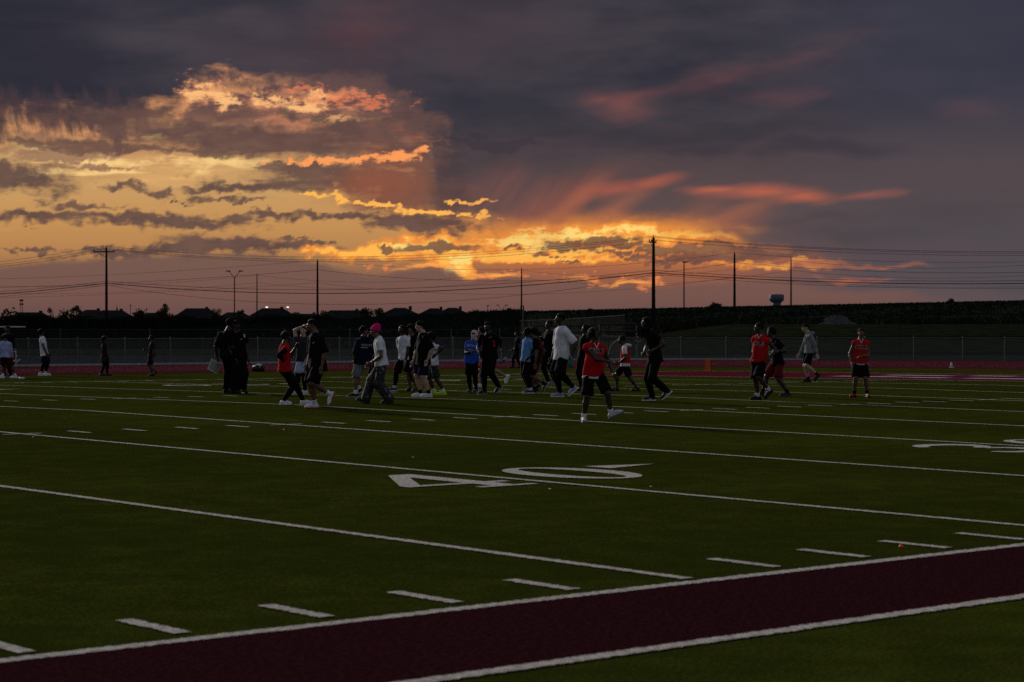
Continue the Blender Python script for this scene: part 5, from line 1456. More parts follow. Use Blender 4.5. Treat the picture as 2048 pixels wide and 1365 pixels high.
    if st_ == 'balaclava':
        def bal(p):
            d = np.minimum(head_sdf(p), skull(p, 0.0)) - 0.013
            d = smax(d, -ellip(p, (0, 0.10, 0.012), (0.058, 0.06, 0.030)), 0.006)
            return smin(d, smax(ellip(p, (0, -0.02, -0.13), (0.082, 0.085, 0.05)), -0.155 - p[..., 2], 0.005), 0.02)
        headpart('balaclava', bal, cloth(g('hat_c', (0.55, 0.42, 0.42))), hh=0.008)
    if g('hood'):   # hood lying on the shoulders
        hb = neck - fwd * 0.050 * H - up * 0.004 * H
        def hd_(p): return smin(ellip(p, hb, (0.066 * H, 0.048 * H, 0.032 * H)), cone(p, neck - fwd * 0.02 * H + lat * 0.055 * H + up * 0.01 * H, neck + fwd * 0.04 * H - up * 0.025 * H, 0.020 * H, 0.014 * H), 0.03 * H) if True else None
        def hd2(p): return smin(hd_(p), cone(p, neck - fwd * 0.02 * H - lat * 0.055 * H + up * 0.01 * H, neck + fwd * 0.04 * H - up * 0.025 * H, 0.020 * H, 0.014 * H), 0.02 * H) + wob(p, 40, 0.003)
        garment('hood', hd2, hb - 0.16 * H, hb + 0.16 * H, cloth(g('hood')))
    # ---- marks pressed onto the shirt
    if shirt is not None:
        bv_ = BVHTree.FromPolygons([v.co for v in shirt.data.vertices], [list(q.vertices) for q in shirt.data.polygons])
    def press(verts2, side, cu, cv, sx, lift=0.006):
        """flat (u, v) shapes -> points on the shirt front (side 1), back (-1)"""
        o_ = neck + up * cv * H; out = []
        for u, v in verts2:
            src = o_ + lat * ((cu * H + u * sx) * (1 if side > 0 else -1)) + up * v * sx + fwd * side * 0.5
            hit = bv_.ray_cast(Vector(src), Vector(-fwd * side))
            q = hit[0] if hit[0] is not None else Vector(src - fwd * side * 0.4)
            out.append(tuple(Vector(q) + Vector(fwd * side) * lift))
        return out
    for mk in g('marks', []):
        if mk['t'] == 'text':
            cd = bpy.data.curves.new('lettering', 'FONT'); cd.body = mk['s']; cd.align_x = 'CENTER'; cd.align_y = 'CENTER'; cd.size = 1.0
            cd.space_character = mk.get('sp', 1.0); cd.offset = mk.get('bold', 0.0); cd.resolution_u = 2
            to = bpy.data.objects.new('lettering', cd); COL.objects.link(to)
            dg = bpy.context.evaluated_depsgraph_get(); me = bpy.data.meshes.new_from_object(to.evaluated_get(dg))
            bpy.data.objects.remove(to); bm = bmesh.new(); bm.from_mesh(me)
            bmesh.ops.subdivide_edges(bm, edges=[e for e in bm.edges if e.calc_length() > 0.25], cuts=2)
            bmesh.ops.triangulate(bm, faces=bm.faces)
            bm.verts.ensure_lookup_table()
            v2 = [(v.co.x * (1 if mk.get('side', 1) > 0 else 1), v.co.y) for v in bm.verts]; ff = [[v.index for v in q.verts] for q in bm.faces]; bm.free()
            # text reads left to right for whoever looks at that side
            v3 = press([(u if mk.get('side', 1) > 0 else u, v) for u, v in v2], mk.get('side', 1), mk.get('u', 0), mk['v'], mk['size'], mk.get('lift', 0.008))
            mesh(mk.get('name', 'lettering'), v3, ff, cloth(mk['c']), shirt)
        else:
            bm = bmesh.new(); bm.faces.new([bm.verts.new((u, v, 0)) for u, v in mk['p']]); bmesh.ops.triangulate(bm, faces=bm.faces)
            bmesh.ops.subdivide_edges(bm, edges=bm.edges, cuts=3, use_grid_fill=True); bm.verts.index_update()
            v2 = [(v.co.x, v.co.y) for v in bm.verts]; ff = [[v.index for v in q.verts] for q in bm.faces]; bm.free()
            v3 = press(v2, mk.get('side', 1), mk.get('u', 0), mk['v'], mk['size'], mk.get('lift', 0.007)); mesh(mk.get('name', 'mark'), v3, ff, cloth(mk['c']), shirt)
    return root, dict(wri=wri, elb=elb, hip=hip, neck=neck, up=up, f=f, l=l, lat=lat, fwd=fwd, made=made, headc=headc)
# ------------------------------------------------------------------ the people on the field
POSES = {
    'P1':((23.07,54.8,0.0),1.54,170,[(-0.13,1.4),(-0.11,1.29),(-0.13,0.69),(-0.31,0.99),(-0.28,0.78),(0.14,0.96),(0.11,0.66),(-0.22,0.36),(-0.19,0.03),(0.08,0.39),(0.2,0.09)]),
    'P2':((23.76,56.24,0.0),1.79,-30,[(-0.0,1.61),(-0.0,1.43),(-0.02,0.7),(0.18,1.06),(0.15,0.76),(-0.22,1.06),(-0.19,0.76),(0.06,0.33),(0.07,0.03),(-0.09,0.33),(-0.11,0.03)]),
    'P3':((25.81,57.7,0.0),1.67,80,[(-0.01,1.55),(0.02,1.43),(0.09,0.67),(0.18,1.05),(0.25,0.8),(0.09,1.05),(0.2,0.76),(0.15,0.35),(0.14,0.07),(-0.01,0.32),(-0.04,0.07)]),
    'P4':((27.5,56.25,0.0),1.42,90,[(0.02,1.33),(0.01,1.21),(0.02,0.51),(0.13,0.86),(0.17,0.57),(-0.09,0.86),(0.01,0.61),(0.07,0.29),(0.12,0.04),(-0.02,0.29),(-0.09,0.04)]),
    'P5':((28.36,54.41,0.0),1.44,-90,[(0.02,1.33),(0.04,1.18),(0.01,0.55),(0.13,0.87),(0.07,0.62),(-0.06,0.9),(-0.18,0.94),(-0.04,0.3),(0.07,0.07),(-0.06,0.34),(0.15,0.15)]),
    'P6':((17.53,32.7,0.09),1.8,150,[(0.08,1.72),(0.05,1.57),(0.06,0.78),(-0.15,1.2),(-0.21,0.87),(0.15,1.14),(0.21,0.93),(0.04,0.41),(-0.0,0.04),(0.11,0.41),(0.15,0.04)]),
    'P7':((17.76,32.45,0.09),1.76,20,[(-0.08,1.7),(-0.07,1.53),(-0.03,0.81),(0.11,1.1),(0.2,0.81),(-0.19,1.1),(-0.11,0.85),(0.05,0.47),(0.08,0.04),(-0.09,0.41),(-0.05,0.04)]),
    'P8':((13.71,24.54,0.13),1.55,110,[(-0.04,1.46),(-0.06,1.35),(-0.06,0.81),(0.07,1.05),(0.16,1.13),(-0.04,1.08),(-0.07,0.87),(0.17,0.46),(0.32,0.11),(-0.09,0.44),(-0.09,0.08)]),
    'P9':((18.74,31.35,0.09),1.62,-20,[(0.09,1.5),(0.07,1.37),(0.09,0.83),(0.25,1.1),(0.17,0.85),(-0.19,1.41),(0.08,1.62),(0.11,0.43),(0.11,0.08),(0.02,0.43),(-0.09,0.11)]),
    'P10':((13.07,22.61,0.12),1.69,-60,[(-0.09,1.58),(-0.03,1.45),(0.0,0.8),(0.16,1.01),(0.08,0.8),(-0.16,1.08),(-0.19,0.83),(0.06,0.45),(0.23,0.27),(-0.03,0.47),(-0.04,0.12)]),
    'P11':((17.92,27.79,0.11),1.58,-140,[(0.08,1.47),(0.06,1.33),(0.03,0.75),(-0.13,1.13),(-0.14,0.82),(0.25,1.06),(0.27,0.82),(-0.08,0.49),(-0.11,0.13),(-0.01,0.49),(-0.05,0.17)]),
    'P12':((15.45,23.86,0.13),1.62,-90,[(-0.05,1.48),(-0.0,1.38),(0.06,0.84),(0.06,1.02),(-0.15,0.82),(-0.05,1.02),(-0.12,0.84),(0.22,0.45),(0.23,0.06),(-0.15,0.45),(-0.26,0.1)]),
    'P12b':((21.49,31.83,0.09),1.43,-90,[(-0.23,1.4),(-0.21,1.28),(-0.13,0.69),(-0.08,0.96),(-0.1,0.73),(-0.23,0.96),(-0.25,0.73),(-0.04,0.31),(0.01,0.06),(-0.15,0.31),(-0.17,0.06)]),
    'P13':((21.89,31.37,0.09),1.68,-40,[(-0.04,1.55),(-0.02,1.36),(0.03,0.73),(0.14,0.96),(0.03,0.73),(-0.11,1.03),(-0.08,0.78),(0.23,0.31),(0.34,0.06),(-0.14,0.36),(-0.23,0.09)]),
    'P14':((22.05,31.18,0.09),1.65,-30,[(-0.06,1.55),(-0.05,1.4),(-0.04,0.76),(0.09,0.99),(0.07,0.76),(-0.16,0.99),(-0.14,0.76),(-0.0,0.34),(0.05,0.09),(-0.08,0.34),(-0.08,0.08)]),
    'P15':((18.88,26.72,0.12),1.69,-70,[(-0.09,1.53),(-0.03,1.41),(-0.03,0.75),(0.14,1.02),(0.06,0.83),(-0.25,0.99),(-0.26,0.78),(0.04,0.41),(0.09,0.15),(-0.08,0.41),(-0.09,0.1)]),
    'P16':((20.37,28.17,0.11),1.46,-90,[(-0.12,1.42),(-0.1,1.29),(-0.06,0.74),(0.12,1.1),(-0.01,0.94),(-0.13,1.04),(-0.19,0.81),(0.05,0.4),(0.17,0.13),(-0.12,0.4),(-0.05,0.1)]),
    'P17':((22.07,28.97,0.11),1.5,0,[(0.08,1.38),(0.08,1.24),(0.01,0.67),(0.17,1.01),(0.24,0.9),(-0.24,0.78),(0.01,0.99),(0.09,0.3),(0.11,0.08),(-0.06,0.3),(-0.01,0.08)]),
    'P18':((21.19,27.26,0.12),1.69,-20,[(-0.02,1.58),(-0.0,1.44),(0.01,0.81),(0.27,1.05),(0.32,0.86),(-0.21,1.15),(-0.21,0.95),(0.11,0.44),(0.22,0.19),(-0.07,0.44),(-0.09,0.08)]),
    'P18b':((26.0,33.19,0.08),1.61,-80,[(-0.05,1.57),(-0.03,1.43),(0.07,0.66),(0.27,1.1),(0.19,0.9),(-0.11,1.26),(-0.07,1.49),(0.35,0.43),(0.6,0.29),(-0.07,0.31),(-0.09,0.07)]),
    'P19':((48.7,58.16,0.0),1.58,-90,[(0.05,1.49),(0.08,1.33),(0.03,0.66),(0.19,1.01),(0.16,0.69),(-0.03,1.01),(-0.13,0.82),(0.14,0.34),(0.19,0.06),(-0.07,0.31),(-0.13,0.06)]),
    'P20':((22.36,27.27,0.12),1.55,-60,[(0.04,1.44),(0.03,1.29),(-0.01,0.79),(0.1,1.04),(0.06,0.85),(-0.09,1.06),(-0.08,0.87),(0.03,0.42),(0.1,0.1),(-0.02,0.39),(0.08,0.11)]),
    'P21':((22.51,27.1,0.12),1.54,-90,[(-0.06,1.41),(-0.02,1.25),(-0.04,0.67),(0.08,0.94),(-0.02,0.7),(-0.09,0.94),(-0.13,0.7),(0.01,0.37),(0.2,0.23),(-0.08,0.39),(-0.05,0.08)]),
    'P21b':((24.09,28.86,0.11),1.49,-90,[(0.02,1.38),(0.04,1.27),(0.02,0.71),(0.12,1.07),(0.11,0.78),(-0.01,1.07),(-0.01,0.78),(0.04,0.38),(0.01,0.15),(-0.01,0.38),(-0.03,0.13)]),
    'P22':((29.18,34.19,0.08),1.82,-60,[(0.06,1.7),(0.06,1.52),(-0.02,0.9),(0.19,1.15),(0.14,0.79),(-0.08,1.12),(-0.16,1.29),(0.14,0.48),(0.21,0.09),(-0.06,0.48),(0.03,0.15)]),
    'P23':((20.94,24.44,0.13),1.85,-60,[(-0.04,1.68),(-0.01,1.55),(-0.02,0.89),(0.25,1.12),(0.2,0.93),(-0.17,1.05),(-0.23,0.88),(0.14,0.44),(0.23,0.22),(-0.07,0.47),(-0.04,0.12)]),
    'P24':((25.19,28.35,0.11),1.64,-60,[(0.05,1.54),(0.03,1.35),(-0.02,0.6),(0.1,0.95),(0.1,0.67),(-0.11,1.0),(-0.06,1.24),(0.08,0.17),(0.11,-0.13),(-0.03,0.17),(-0.06,-0.13)]),
    'P25':((13.71,15.58,0.08),1.56,15,[(-0.07,1.44),(-0.04,1.34),(-0.07,0.87),(0.14,1.02),(0.25,0.8),(-0.12,0.95),(0.16,1.01),(0.1,0.54),(0.21,0.15),(-0.19,0.54),(-0.22,0.12)]),
    'P26':((25.54,27.21,0.12),1.41,-100,[(-0.09,1.33),(-0.02,1.21),(-0.02,0.6),(0.0,0.86),(-0.18,0.7),(-0.09,0.86),(-0.23,0.72),(0.07,0.35),(0.28,0.09),(-0.18,0.35),(-0.23,0.07)]),
    'P27':((20.95,21.57,0.12),1.76,-70,[(-0.16,1.64),(-0.1,1.48),(-0.0,0.78),(0.24,1.26),(-0.04,1.06),(-0.24,1.14),(-0.22,1.02),(0.09,0.47),(0.25,0.21),(-0.04,0.43),(-0.05,0.09)]),
    'P28':((23.2,20.66,0.11),1.66,-30,[(-0.02,1.55),(0.02,1.43),(-0.02,0.93),(0.17,1.13),(0.2,0.9),(-0.13,1.15),(-0.12,0.93),(0.05,0.51),(0.18,0.21),(-0.05,0.56),(-0.03,0.13)]),
    'P29':((25.33,22.1,0.12),1.6,-60,[(-0.11,1.55),(-0.07,1.4),(0.02,0.72),(0.14,1.07),(-0.04,1.02),(-0.16,1.14),(-0.11,0.96),(0.12,0.4),(0.24,0.1),(-0.27,0.4),(-0.32,0.09)]),
    'P30':((36.4,30.8,0.1),1.71,-70,[(-0.07,1.62),(-0.0,1.46),(0.02,0.84),(0.25,1.07),(0.25,0.82),(-0.16,1.12),(-0.25,0.84),(0.08,0.41),(0.25,0.22),(-0.02,0.43),(-0.0,0.13)]),
    'P31':((26.4,20.58,0.11),1.54,5,[(0.02,1.45),(0.02,1.33),(0.0,0.87),(0.22,1.03),(0.03,0.92),(-0.17,1.05),(-0.19,0.77),(0.1,0.47),(0.14,0.1),(-0.1,0.47),(-0.12,0.1)]),
}
BLK = (0.0045, 0.0045, 0.0050); NAVY = (0.007, 0.008, 0.026); RED = (0.43, 0.008, 0.011); WHT = (0.68, 0.685, 0.74); GRY = (0.17, 0.175, 0.19); DRED = (0.045, 0.004, 0.006)
camo = bpy.data.materials.new('camouflage_cloth'); camo.use_nodes = True
_n = camo.node_tree.nodes; _l = camo.node_tree.links
_t = _n.new('ShaderNodeTexCoord'); _z = _n.new('ShaderNodeTexNoise'); _z.inputs['Scale'].default_value = 16.0; _z.inputs['Detail'].default_value = 2.0
_r = _n.new('ShaderNodeValToRGB'); _r.color_ramp.interpolation = 'CONSTANT'
_e = _r.color_ramp.elements; _e[0].color = (0.008, 0.008, 0.009, 1); _e[1].position = 0.56; _e[1].color = (0.035, 0.035, 0.038, 1); _q = _e.new(0.64); _q.color = (0.16, 0.16, 0.17, 1)
_l.new(_t.outputs['Object'], _z.inputs['Vector']); _l.new(_z.outputs['Fac'], _r.inputs['Fac']); _l.new(_r.outputs['Color'], _n['Principled BSDF'].inputs['Base Color']); _n['Principled BSDF'].inputs['Roughness'].default_value = 0.8
tick = lambda v, u, size=0.05, c=(0.6, 0.6, 0.6), side=1: dict(t='poly', p=SWOOSH, v=v, u=u, size=size, c=c, side=side, name='swoosh')
def team(v=-0.115, size=0.105, u=0.0):
    return [dict(t='text', s='CELE', v=v, u=u, size=size * 1.04, c=(0.55, 0.55, 0.55), bold=0.05, sp=1.12, lift=0.007, name='letter_outline'), dict(t='text', s='CELE', v=v, u=u, size=size, c=(0.012, 0.010, 0.010), bold=0.012, sp=1.12, lift=0.012)]
VN = [dict(t='poly', p=[(-0.62, 0.55), (-0.48, 0.58), (0.0, -0.42), (0.0, -0.68)], v=-0.02, size=0.085, c=WHT, name='collar_trim'), dict(t='poly', p=[(0.0, -0.68), (0.0, -0.42), (0.48, 0.58), (0.62, 0.55)], v=-0.02, size=0.085, c=WHT, name='collar_trim')]
MV = WHT
LOOKS = {
 'P1': dict(label='child in pale blue long sleeved top and dark red shorts at the left edge', top='long', top_c=(0.33, 0.38, 0.62), bot_c=DRED, shoe_c=WHT, sole_c=WHT, hair='short', sock=WHT, feet=-90, sock_h=0.06),
 'P2': dict(label='person in black half hidden behind the child at the left edge', hair='short', top='long', bot='pants'),
 'P3': dict(label='person in long white T-shirt and dark shorts facing right near the left edge', top='tee', top_c=WHT, hem=0.085, bot_c=NAVY, shoe_c=WHT, sole_c=WHT, sock=WHT, hair='afro', sleeve=(0.10, 0.11, 0.13), sleeve_on='R', tights=BLK),
 'P4': dict(label='child all in black walking right along the track, the left one', top='long', hem=0.14, bot='shorts', hair='long', shoe_c=BLK, sole_c=BLK, tights=BLK, top_c=(0.014, 0.012, 0.010)),
 'P5': dict(label='child all in black striding left along the track, the right one', top='tee', hem=0.05, hair='short', shoe_c=BLK, sole_c=BLK, top_c=(0.011, 0.011, 0.012), bot_c=BLK, flare=0.075, hood=None, collar_h=0.014),
 'P6': dict(label='coach in black with a cap seen from behind, carrying a sheet of paper', hair='cap', top='half', bulk=1.14, bot='pants', pant=0.022, shoe_c=BLK, sole_c=BLK, handL='grip', tights=None),
 'P7': dict(label='coach in black with a cap standing behind the paper holder, facing us', hair='cap', top='tee', bulk=1.08, bot='pants', pant=0.022, shoe_c=BLK, sole_c=BLK, marks=[tick(-0.10, 0.03), dict(t='poly', p=[(-0.5, 0.9), (0.4, 0.9), (0.6, -0.9), (-0.2, -0.9)], v=-0.06, u=0.085, size=0.045, c=(0.5, 0.5, 0.5), name='chest_patch')], leanf=0.0),
 'P8': dict(sh=0.92, label='player in red jersey, black shorts and leggings with white cleats, seen from behind', top='cap', top_c=RED, tights=BLK, shoe_c=WHT, sole_c=WHT, hair='mop', bot_c=BLK, sleeve=BLK, sleeve_on='R', hem=0.03, hface=120, hood=None),
 'P9': dict(label='boy in dark T-shirt and pale blue shorts holding a hand on his head', skin='fair', top='tee', top_c=(0.030, 0.026, 0.032), bot_c=(0.30, 0.36, 0.52), shoe_c=WHT, sole_c=WHT, hair='short', hair_c=(0.05, 0.03, 0.02), tights=BLK, fwdR=-0.01, hface=-15, feet=-80),
 'P10': dict(label='big person in loose black T-shirt and shorts with white and red shoes, walking left', skin='brown', top='half', hem=0.10, bulk=1.22, bot_c=BLK, shoe_c=WHT, sole_c=(0.35, 0.03, 0.03), sock=WHT, hair='short', hface=-80, feet=-85, nod=-12, marks=[tick(-0.10, 0.06, 0.04)], bot_cut=0.98, flare=0.074),
 'P11': dict(label='person in navy hoodie lettered WILDCATS on the back and grey shorts', top='long', top_name='hoodie', top_c=NAVY, bulk=1.12, hood=NAVY, bot_c=GRY, hair='curly', hface=60, feet=-90, shoe_c=BLK, sole_c=(0.3, 0.3, 0.3), sock=WHT, skin='brown', hem=0.05,
     marks=[dict(t='text', s='WILDCATS', v=-0.10, u=0.01, size=0.062, c=(0.42, 0.42, 0.44), side=-1, bold=0.02), dict(t='poly', p=[(-1, 0.07), (0.1, 0.07), (0.1, -0.07), (-1, -0.07)], v=-0.135, u=0.0, size=0.14, c=(0.36, 0.36, 0.38), side=-1, name='underline')]),
 'P12': dict(label='person in bright pink beanie, white polo and black camouflage trousers striding left', skin='brown', hair='beanie', top='tee', top_c=WHT, bot='pants', bot_m=camo, pant=0.026, cuff=1.6, pant_end=0.03, shoe_c=(0.02, 0.012, 0.012), sole_c=(0.05, 0.05, 0.05), pitchR=18, collar_h=0.03, nod=-6, bulk=1.06, fwdL=0.16, hem=0.02),
 'P12b': dict(label='person in dark clothes hidden behind the pink beanie, legs showing between the strides', hair='short', shoe_c=BLK, sole_c=(0.2, 0.2, 0.2), sock=WHT, top='long', top_c=NAVY),
 'P13': dict(label='player in white T-shirt and black tights with sleek dark hair looking left', top='tee', top_c=WHT, skin='deep', hair='short', hface=-50, nod=8, bot_c=BLK, tights=BLK, shoe_c=(0.03, 0.04, 0.10), sole_c=WHT, sock=WHT, feet=-70, slim=0.98, gloves=(0.22, 0.23, 0.24), gloves_on='L'),
 'P14': dict(label='person in black between the white T-shirt and the black T-shirt walkers, mostly hidden', hair='afro', skin='brown', shoe_c=BLK, sole_c=BLK, top='tee'),
 'P15': dict(label='stocky boy with dark fringe in black T-shirt, navy shorts and white shoes walking left', skin='fair', hair='mop', top='half', top_c=BLK, bulk=1.22, bot_c=NAVY, shoe_c=WHT, sole_c=WHT, sock=BLK, hface=-62, hem=0.10, feet=-80, fwdL=0.05, marks=[dict(t='poly', p=[(-0.5, 0.6), (0.5, 0.6), (0.0, -0.7)], v=-0.008, size=0.06, c=(0.5, 0.5, 0.5), name='collar_trim')]),
 'P16': dict(label='player in white T-shirt and camouflage shorts with neon yellow shoes, half behind the stocky boy', top='tee', top_c=WHT, bot_m=camo, shoe_c=(0.50, 0.72, 0.01), sole_c=(0.50, 0.72, 0.01), sock=WHT, hair='afro', fwdL=-0.04, swoosh=(0.02, 0.03, 0.01)),
 'P17': dict(gloves=(0.30, 0.31, 0.22), gloves_on='L', label='child in blue lettered T-shirt with a pale balaclava', top='tee', top_c=(0.020, 0.075, 0.46), hair='balaclava', bot_c=BLK, tights=BLK, shoe_c=(0.03, 0.03, 0.05), sole_c=(0.15, 0.15, 0.2), hface=-22, nod=6, fwdR=0.16, fwdL=0.05, hem=0.06, skin='deep', feet=-20,
     marks=[dict(t='text', s='BOWLS', v=-0.095, u=-0.012, size=0.085, c=(0.42, 0.46, 0.60), bold=0.01), dict(t='text', s='RINGS', v=-0.165, u=-0.014, size=0.080, c=(0.36, 0.40, 0.54), bold=0.005)]),
 'P18': dict(label='tall coach in black T-shirt with red side panels and black joggers holding a bottle', hair='cap', brim=-1, top='tee', bot='pants', pant=0.014, shoe_c=BLK, sole_c=(0.25, 0.25, 0.25), skin='deep', hface=-25, nod=10, feet=-50, handL='grip', swoosh=(0.4, 0.4, 0.4), bulk=1.04,
     marks=[tick(-0.055, 0.045, 0.04), dict(t='poly', p=[(0.0, 1.0), (0.55, 0.9), (0.6, -1.0), (0.15, -1.0)], v=-0.14, u=0.075, size=0.075, c=(0.40, 0.015, 0.02), name='side_panel'), dict(t='poly', p=[(-0.6, 0.9), (-0.2, 1.0), (-0.3, -1.0), (-0.65, -1.0)], v=-0.14, u=-0.07, size=0.075, c=(0.40, 0.015, 0.02), name='side_panel')]),
 'P18b': dict(label='player in red shorts and white shoes behind the tall coach, one hand at the mouth', top='tee', top_c=BLK, bot_c=(0.36, 0.012, 0.014), shoe_c=WHT, sole_c=WHT, skin='tan', hair='curly', fwdR=0.08),
 'P19': dict(label='distant person in black walking left beside the track at centre', hair='short', top='tee', bot='pants', shoe_c=BLK, sole_c=BLK),
 'P20': dict(label='player in light blue jersey and black shorts with glossy curls', top='tee', top_c=(0.13, 0.30, 0.62), bot_c=BLK, hair='twists', shoe_c=(0.03, 0.04, 0.08), sole_c=WHT, sock=WHT, feet=-90, tights=BLK, skin='deep', hface=-80),
 'P21': dict(label='boy with bushy hair in black T-shirt and shorts walking left, kicking a heel back', top='tee', bot_c=BLK, hair='afro', skin='brown', shoe_c=BLK, sole_c=(0.3, 0.3, 0.3), sock=BLK, swoosh=(0.4, 0.4, 0.4), marks=[]),
 'P21b': dict(label='person in dark red shirt mostly hidden behind the bushy haired boy', top='tee', top_c=(0.11, 0.008, 0.008), bot_c=(0.26, 0.025, 0.012), hair='short', shoe_c=BLK, sole_c=BLK),
 'P22': dict(label='player in black with a pink hood at the neck behind the white shirted man', top='long', top_c=BLK, hood=(0.42, 0.02, 0.11), bot='pants', pant=0.008, hair='short', shoe_c=(0.16, 0.16, 0.18), sole_c=(0.3, 0.3, 0.3), feet=-90, skin='deep', fwdR=0.12, hem=0.02),
 'P23': dict(label='tall man in white T-shirt and long black shorts carrying a green bottle', top='half', top_c=WHT, bulk=1.14, bot_c=BLK, bot_cut=1.0, flare=0.072, tights=BLK, hair='short', shoe_c=(0.30, 0.34, 0.55), sole_c=WHT, hem=0.07, hface=-72, feet=-75, handL='grip', nod=0, swoosh=BLK, sh=1.04, marks=[dict(t='poly', p=[(-0.06, 1), (0.06, 1), (0.02, -1), (-0.08, -1)], v=-0.40, u=-0.02, size=0.06, c=WHT, name='drawstring')] if False else []),
 'P24': dict(label='player in black with red and white striped sleeve behind the laughing red jersey', top='tee', hair='long', bot='pants', pant=0.006, shoe_c=(0.30, 0.01, 0.01), sole_c=BLK, sleeve=(0.42, 0.22, 0.26), sleeve_on='R', fwdR=0.06),
 'P25': dict(sh=0.88, label='laughing player in bright red CELE jersey and black shorts, nearest to the camera', top='cap', top_c=RED, vneck=1, bot_c=BLK, hair='twists', hface=55, nod=16, shoe_c=(0.45, 0.46, 0.50), sole_c=(0.12, 0.12, 0.14), sock=WHT, laces=WHT, footL=75, footR=5, pitchL=24, fwdR=0.17, fwdL=0.03, under=WHT, hem=0.035, marks=team(-0.088) + VN, bot_cut=0.95, flare=0.070, skin='dark', shoe_s=1.12),
 'P26': dict(label='small child in red vest over a white hooded shirt walking left', top='tee', top_c=WHT, hood=WHT, hair='short', bot_c=BLK, shoe_c=BLK, sole_c=BLK, swoosh=WHT, vest=RED, fwdL=0.10, hem=0.05),
 'P27': dict(label='tall person with long locs in black T-shirt and black joggers with black and white shoes', top='tee', bot='pants', pant=0.016, hair='dreads', shoe='high', shoe_c=BLK, sole_c=WHT, swoosh=WHT, laces=WHT, skin='dark', hface=-60, fwdL=0.16, fwdR=0.14, bulk=1.12, hem=0.06, marks=[], feet=-85),
 'P28': dict(sh=0.95, label='player in red CELE jersey and black shorts walking left, left of the pair at right', top='cap', top_c=RED, vneck=1, hface=-72, bot_c=BLK, hair='short', shoe_c=BLK, sole_c=BLK, sock=WHT, feet=-70, marks=team() + VN, hem=0.035, bot_cut=0.98, flare=0.070),
 'P29': dict(label='player in black T-shirt and dark red shorts walking behind the red jersey', top='tee', bot_c=(0.13, 0.008, 0.012), hair='curly', hface=-65, shoe_c=(0.02, 0.02, 0.03), sole_c=(0.05, 0.05, 0.07), sock=BLK, feet=-80, fwdL=0.14, fwdR=0.12, hem=0.05, marks=[tick(-0.07, 0.06, 0.035)], band=(0.5, 0.46, 0.46), band_on='LR'),
 'P30': dict(label='boy in open grey hooded jacket, cap and black shorts walking left', skin='fair', top='long', top_name='jacket', top_c=(0.20, 0.21, 0.235), hood=(0.20, 0.21, 0.235), hair='cap', bot_c=BLK, bot_cut=0.85, shoe_c=BLK, sole_c=BLK, sock=BLK, sock_h=0.05, shoe='high', hem=0.02, marks=[dict(t='poly', p=[(-0.35, 1.0), (0.30, 1.0), (0.16, -1.0), (-0.22, -1.0)], v=-0.12, u=0.0, size=0.12, c=(0.05, 0.05, 0.055), name='inner_shirt')]),
 'P31': dict(sh=0.92, label='boy in red CELE jersey and black shorts standing alone at right, facing us', skin='brown', top='cap', top_c=(0.42, 0.012, 0.016), vneck=1, bot_c=BLK, hair='short', shoe_c=(0.35, 0.01, 0.02), sole_c=BLK, sock=BLK, sock_h=0.06, fwdL=0.12, marks=team() + VN, under=(0.4, 0.4, 0.4), hem=0.03, footL=15, footR=-30, flare=0.068),
}
WHO = {}
for key, (place, H_, face, kp) in POSES.items():
    lk = dict(LOOKS[key]); lk.setdefault('group', 'people walking across the field')
    WHO[key] = figure(place, H_, face, kp, lk)

# ---- things carried
def carried(name, key, hand, label, cat):
    root, J = WHO[key]
    M = Matrix.Translation(root.location) @ Matrix.Rotation(root.rotation_euler.z, 4, 'Z')
    d = J['wri'][hand] - J['elb'][hand]; d = d / np.linalg.norm(d)
    p = M @ Vector(J['wri'][hand] + d * 0.075)
    o = empty(name, p, root.rotation_euler.z); tag(o, label, cat); return o
o = carried('paper_sheet', 'P6', 'L', 'white printed sheet of paper held by the coach in black at left', 'paper')
mb = MB(); n_ = 6
for i in range(n_ + 1):
    u = i / n_ - 0.5
    for w in (0.0, 1.0): mb.v.append((u * 0.23 - 0.10 * w - 0.03, -0.03 - 0.05 * math.cos(u * 3), -0.02 - 0.25 * w + u * -0.13))
    if i: mb.f.append((2 * i - 2, 2 * i - 1, 2 * i + 1, 2 * i))
sheet_o = mb.build('sheet', pmat('printed_paper', (0.45, 0.45, 0.44), 0.8, 0.05), o)
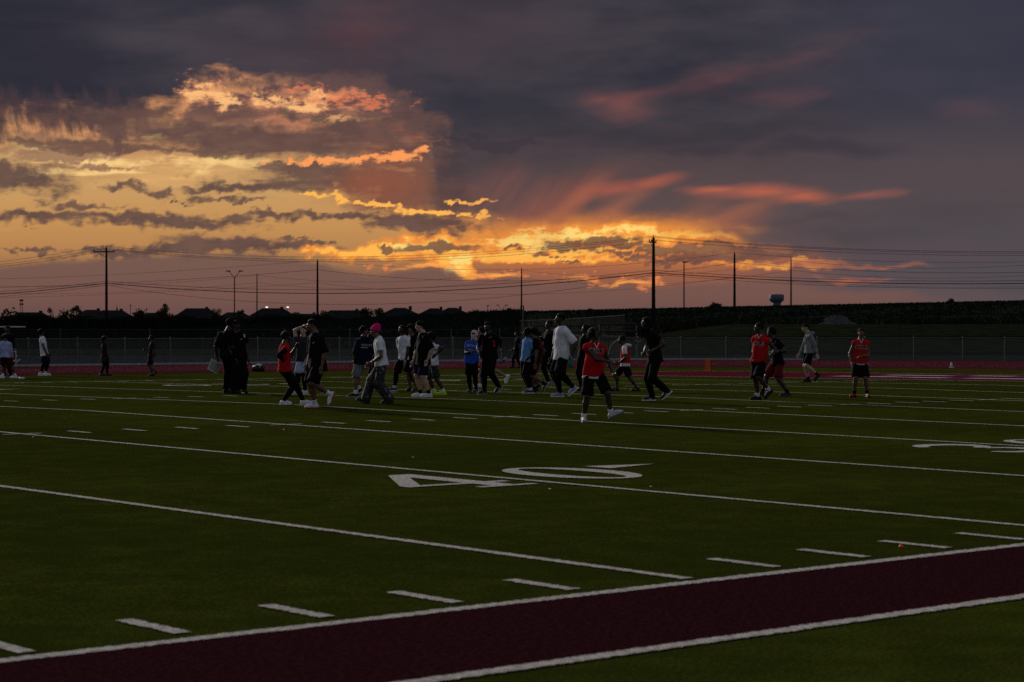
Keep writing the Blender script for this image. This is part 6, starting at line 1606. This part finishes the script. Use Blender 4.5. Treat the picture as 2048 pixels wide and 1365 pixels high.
for r_ in range(8):
    mb = MB(); w = 0.12 + 0.10 * r_
    for i in range(n_ + 1):
        u = (i / n_ - 0.5) * 0.86
        for dw in (0.0, 0.045): mb.v.append((u * 0.23 - 0.10 * (w + dw) - 0.03, -0.036 - 0.05 * math.cos(u * 3), -0.02 - 0.25 * (w + dw) + u * -0.13))
        if i: mb.f.append((2 * i - 2, 2 * i - 1, 2 * i + 1, 2 * i))
    mb.build('print_line', pmat('print_ink', (0.10, 0.10, 0.11), 0.8), sheet_o)
o = carried('drink_bottle', 'P23', 'L', 'dark green bottle in the hand of the tall white shirted man', 'bottle')
mb = MB(); mb.lathe([(0.02, -0.20), (0.052, -0.20), (0.055, -0.18), (0.055, -0.01), (0.04, 0.015), (0.03, 0.02)], n=16); mb.build('bottle', pmat('green_plastic', (0.015, 0.13, 0.11), 0.4), o, True)
mb = MB(); mb.lathe([(0.032, 0.02), (0.032, 0.05), (0.012, 0.06), (0.012, 0.085)], n=14); mb.build('cap', pmat('pale_plastic', (0.3, 0.3, 0.3), 0.4), o, True)
o = carried('drink_bottle', 'P18', 'L', 'small clear bottle in the hand of the tall coach', 'bottle')
mb = MB(); mb.lathe([(0.02, -0.11), (0.034, -0.11), (0.034, 0.05), (0.014, 0.09)], n=14); b_ = mb.build('bottle', pmat('clear_plastic', (0.30, 0.30, 0.31), 0.15, spec=0.6), o, True)
mb = MB(); mb.lathe([(0.016, 0.09), (0.016, 0.115)], n=12); mb.build('cap', m_white, b_, True); b_.rotation_euler = (0.5, 0.9, 0)
p = at_g(43, 760)
root = empty('water_bottle', (p[0], p[1], 0.045), 0.6); tag(root, 'white squeeze bottle lying on the turf at the left edge', 'bottle')
mb = MB(); mb.lathe([(0.02, -0.10), (0.042, -0.10), (0.042, 0.07), (0.02, 0.10)], n=14); b_ = mb.build('bottle', m_white, root, True); b_.rotation_euler = (PI / 2, 0, 0.4)
mb = MB(); mb.lathe([(0.022, 0.10), (0.022, 0.13), (0.008, 0.15)], n=12); mb.build('cap', mo_, b_, True)
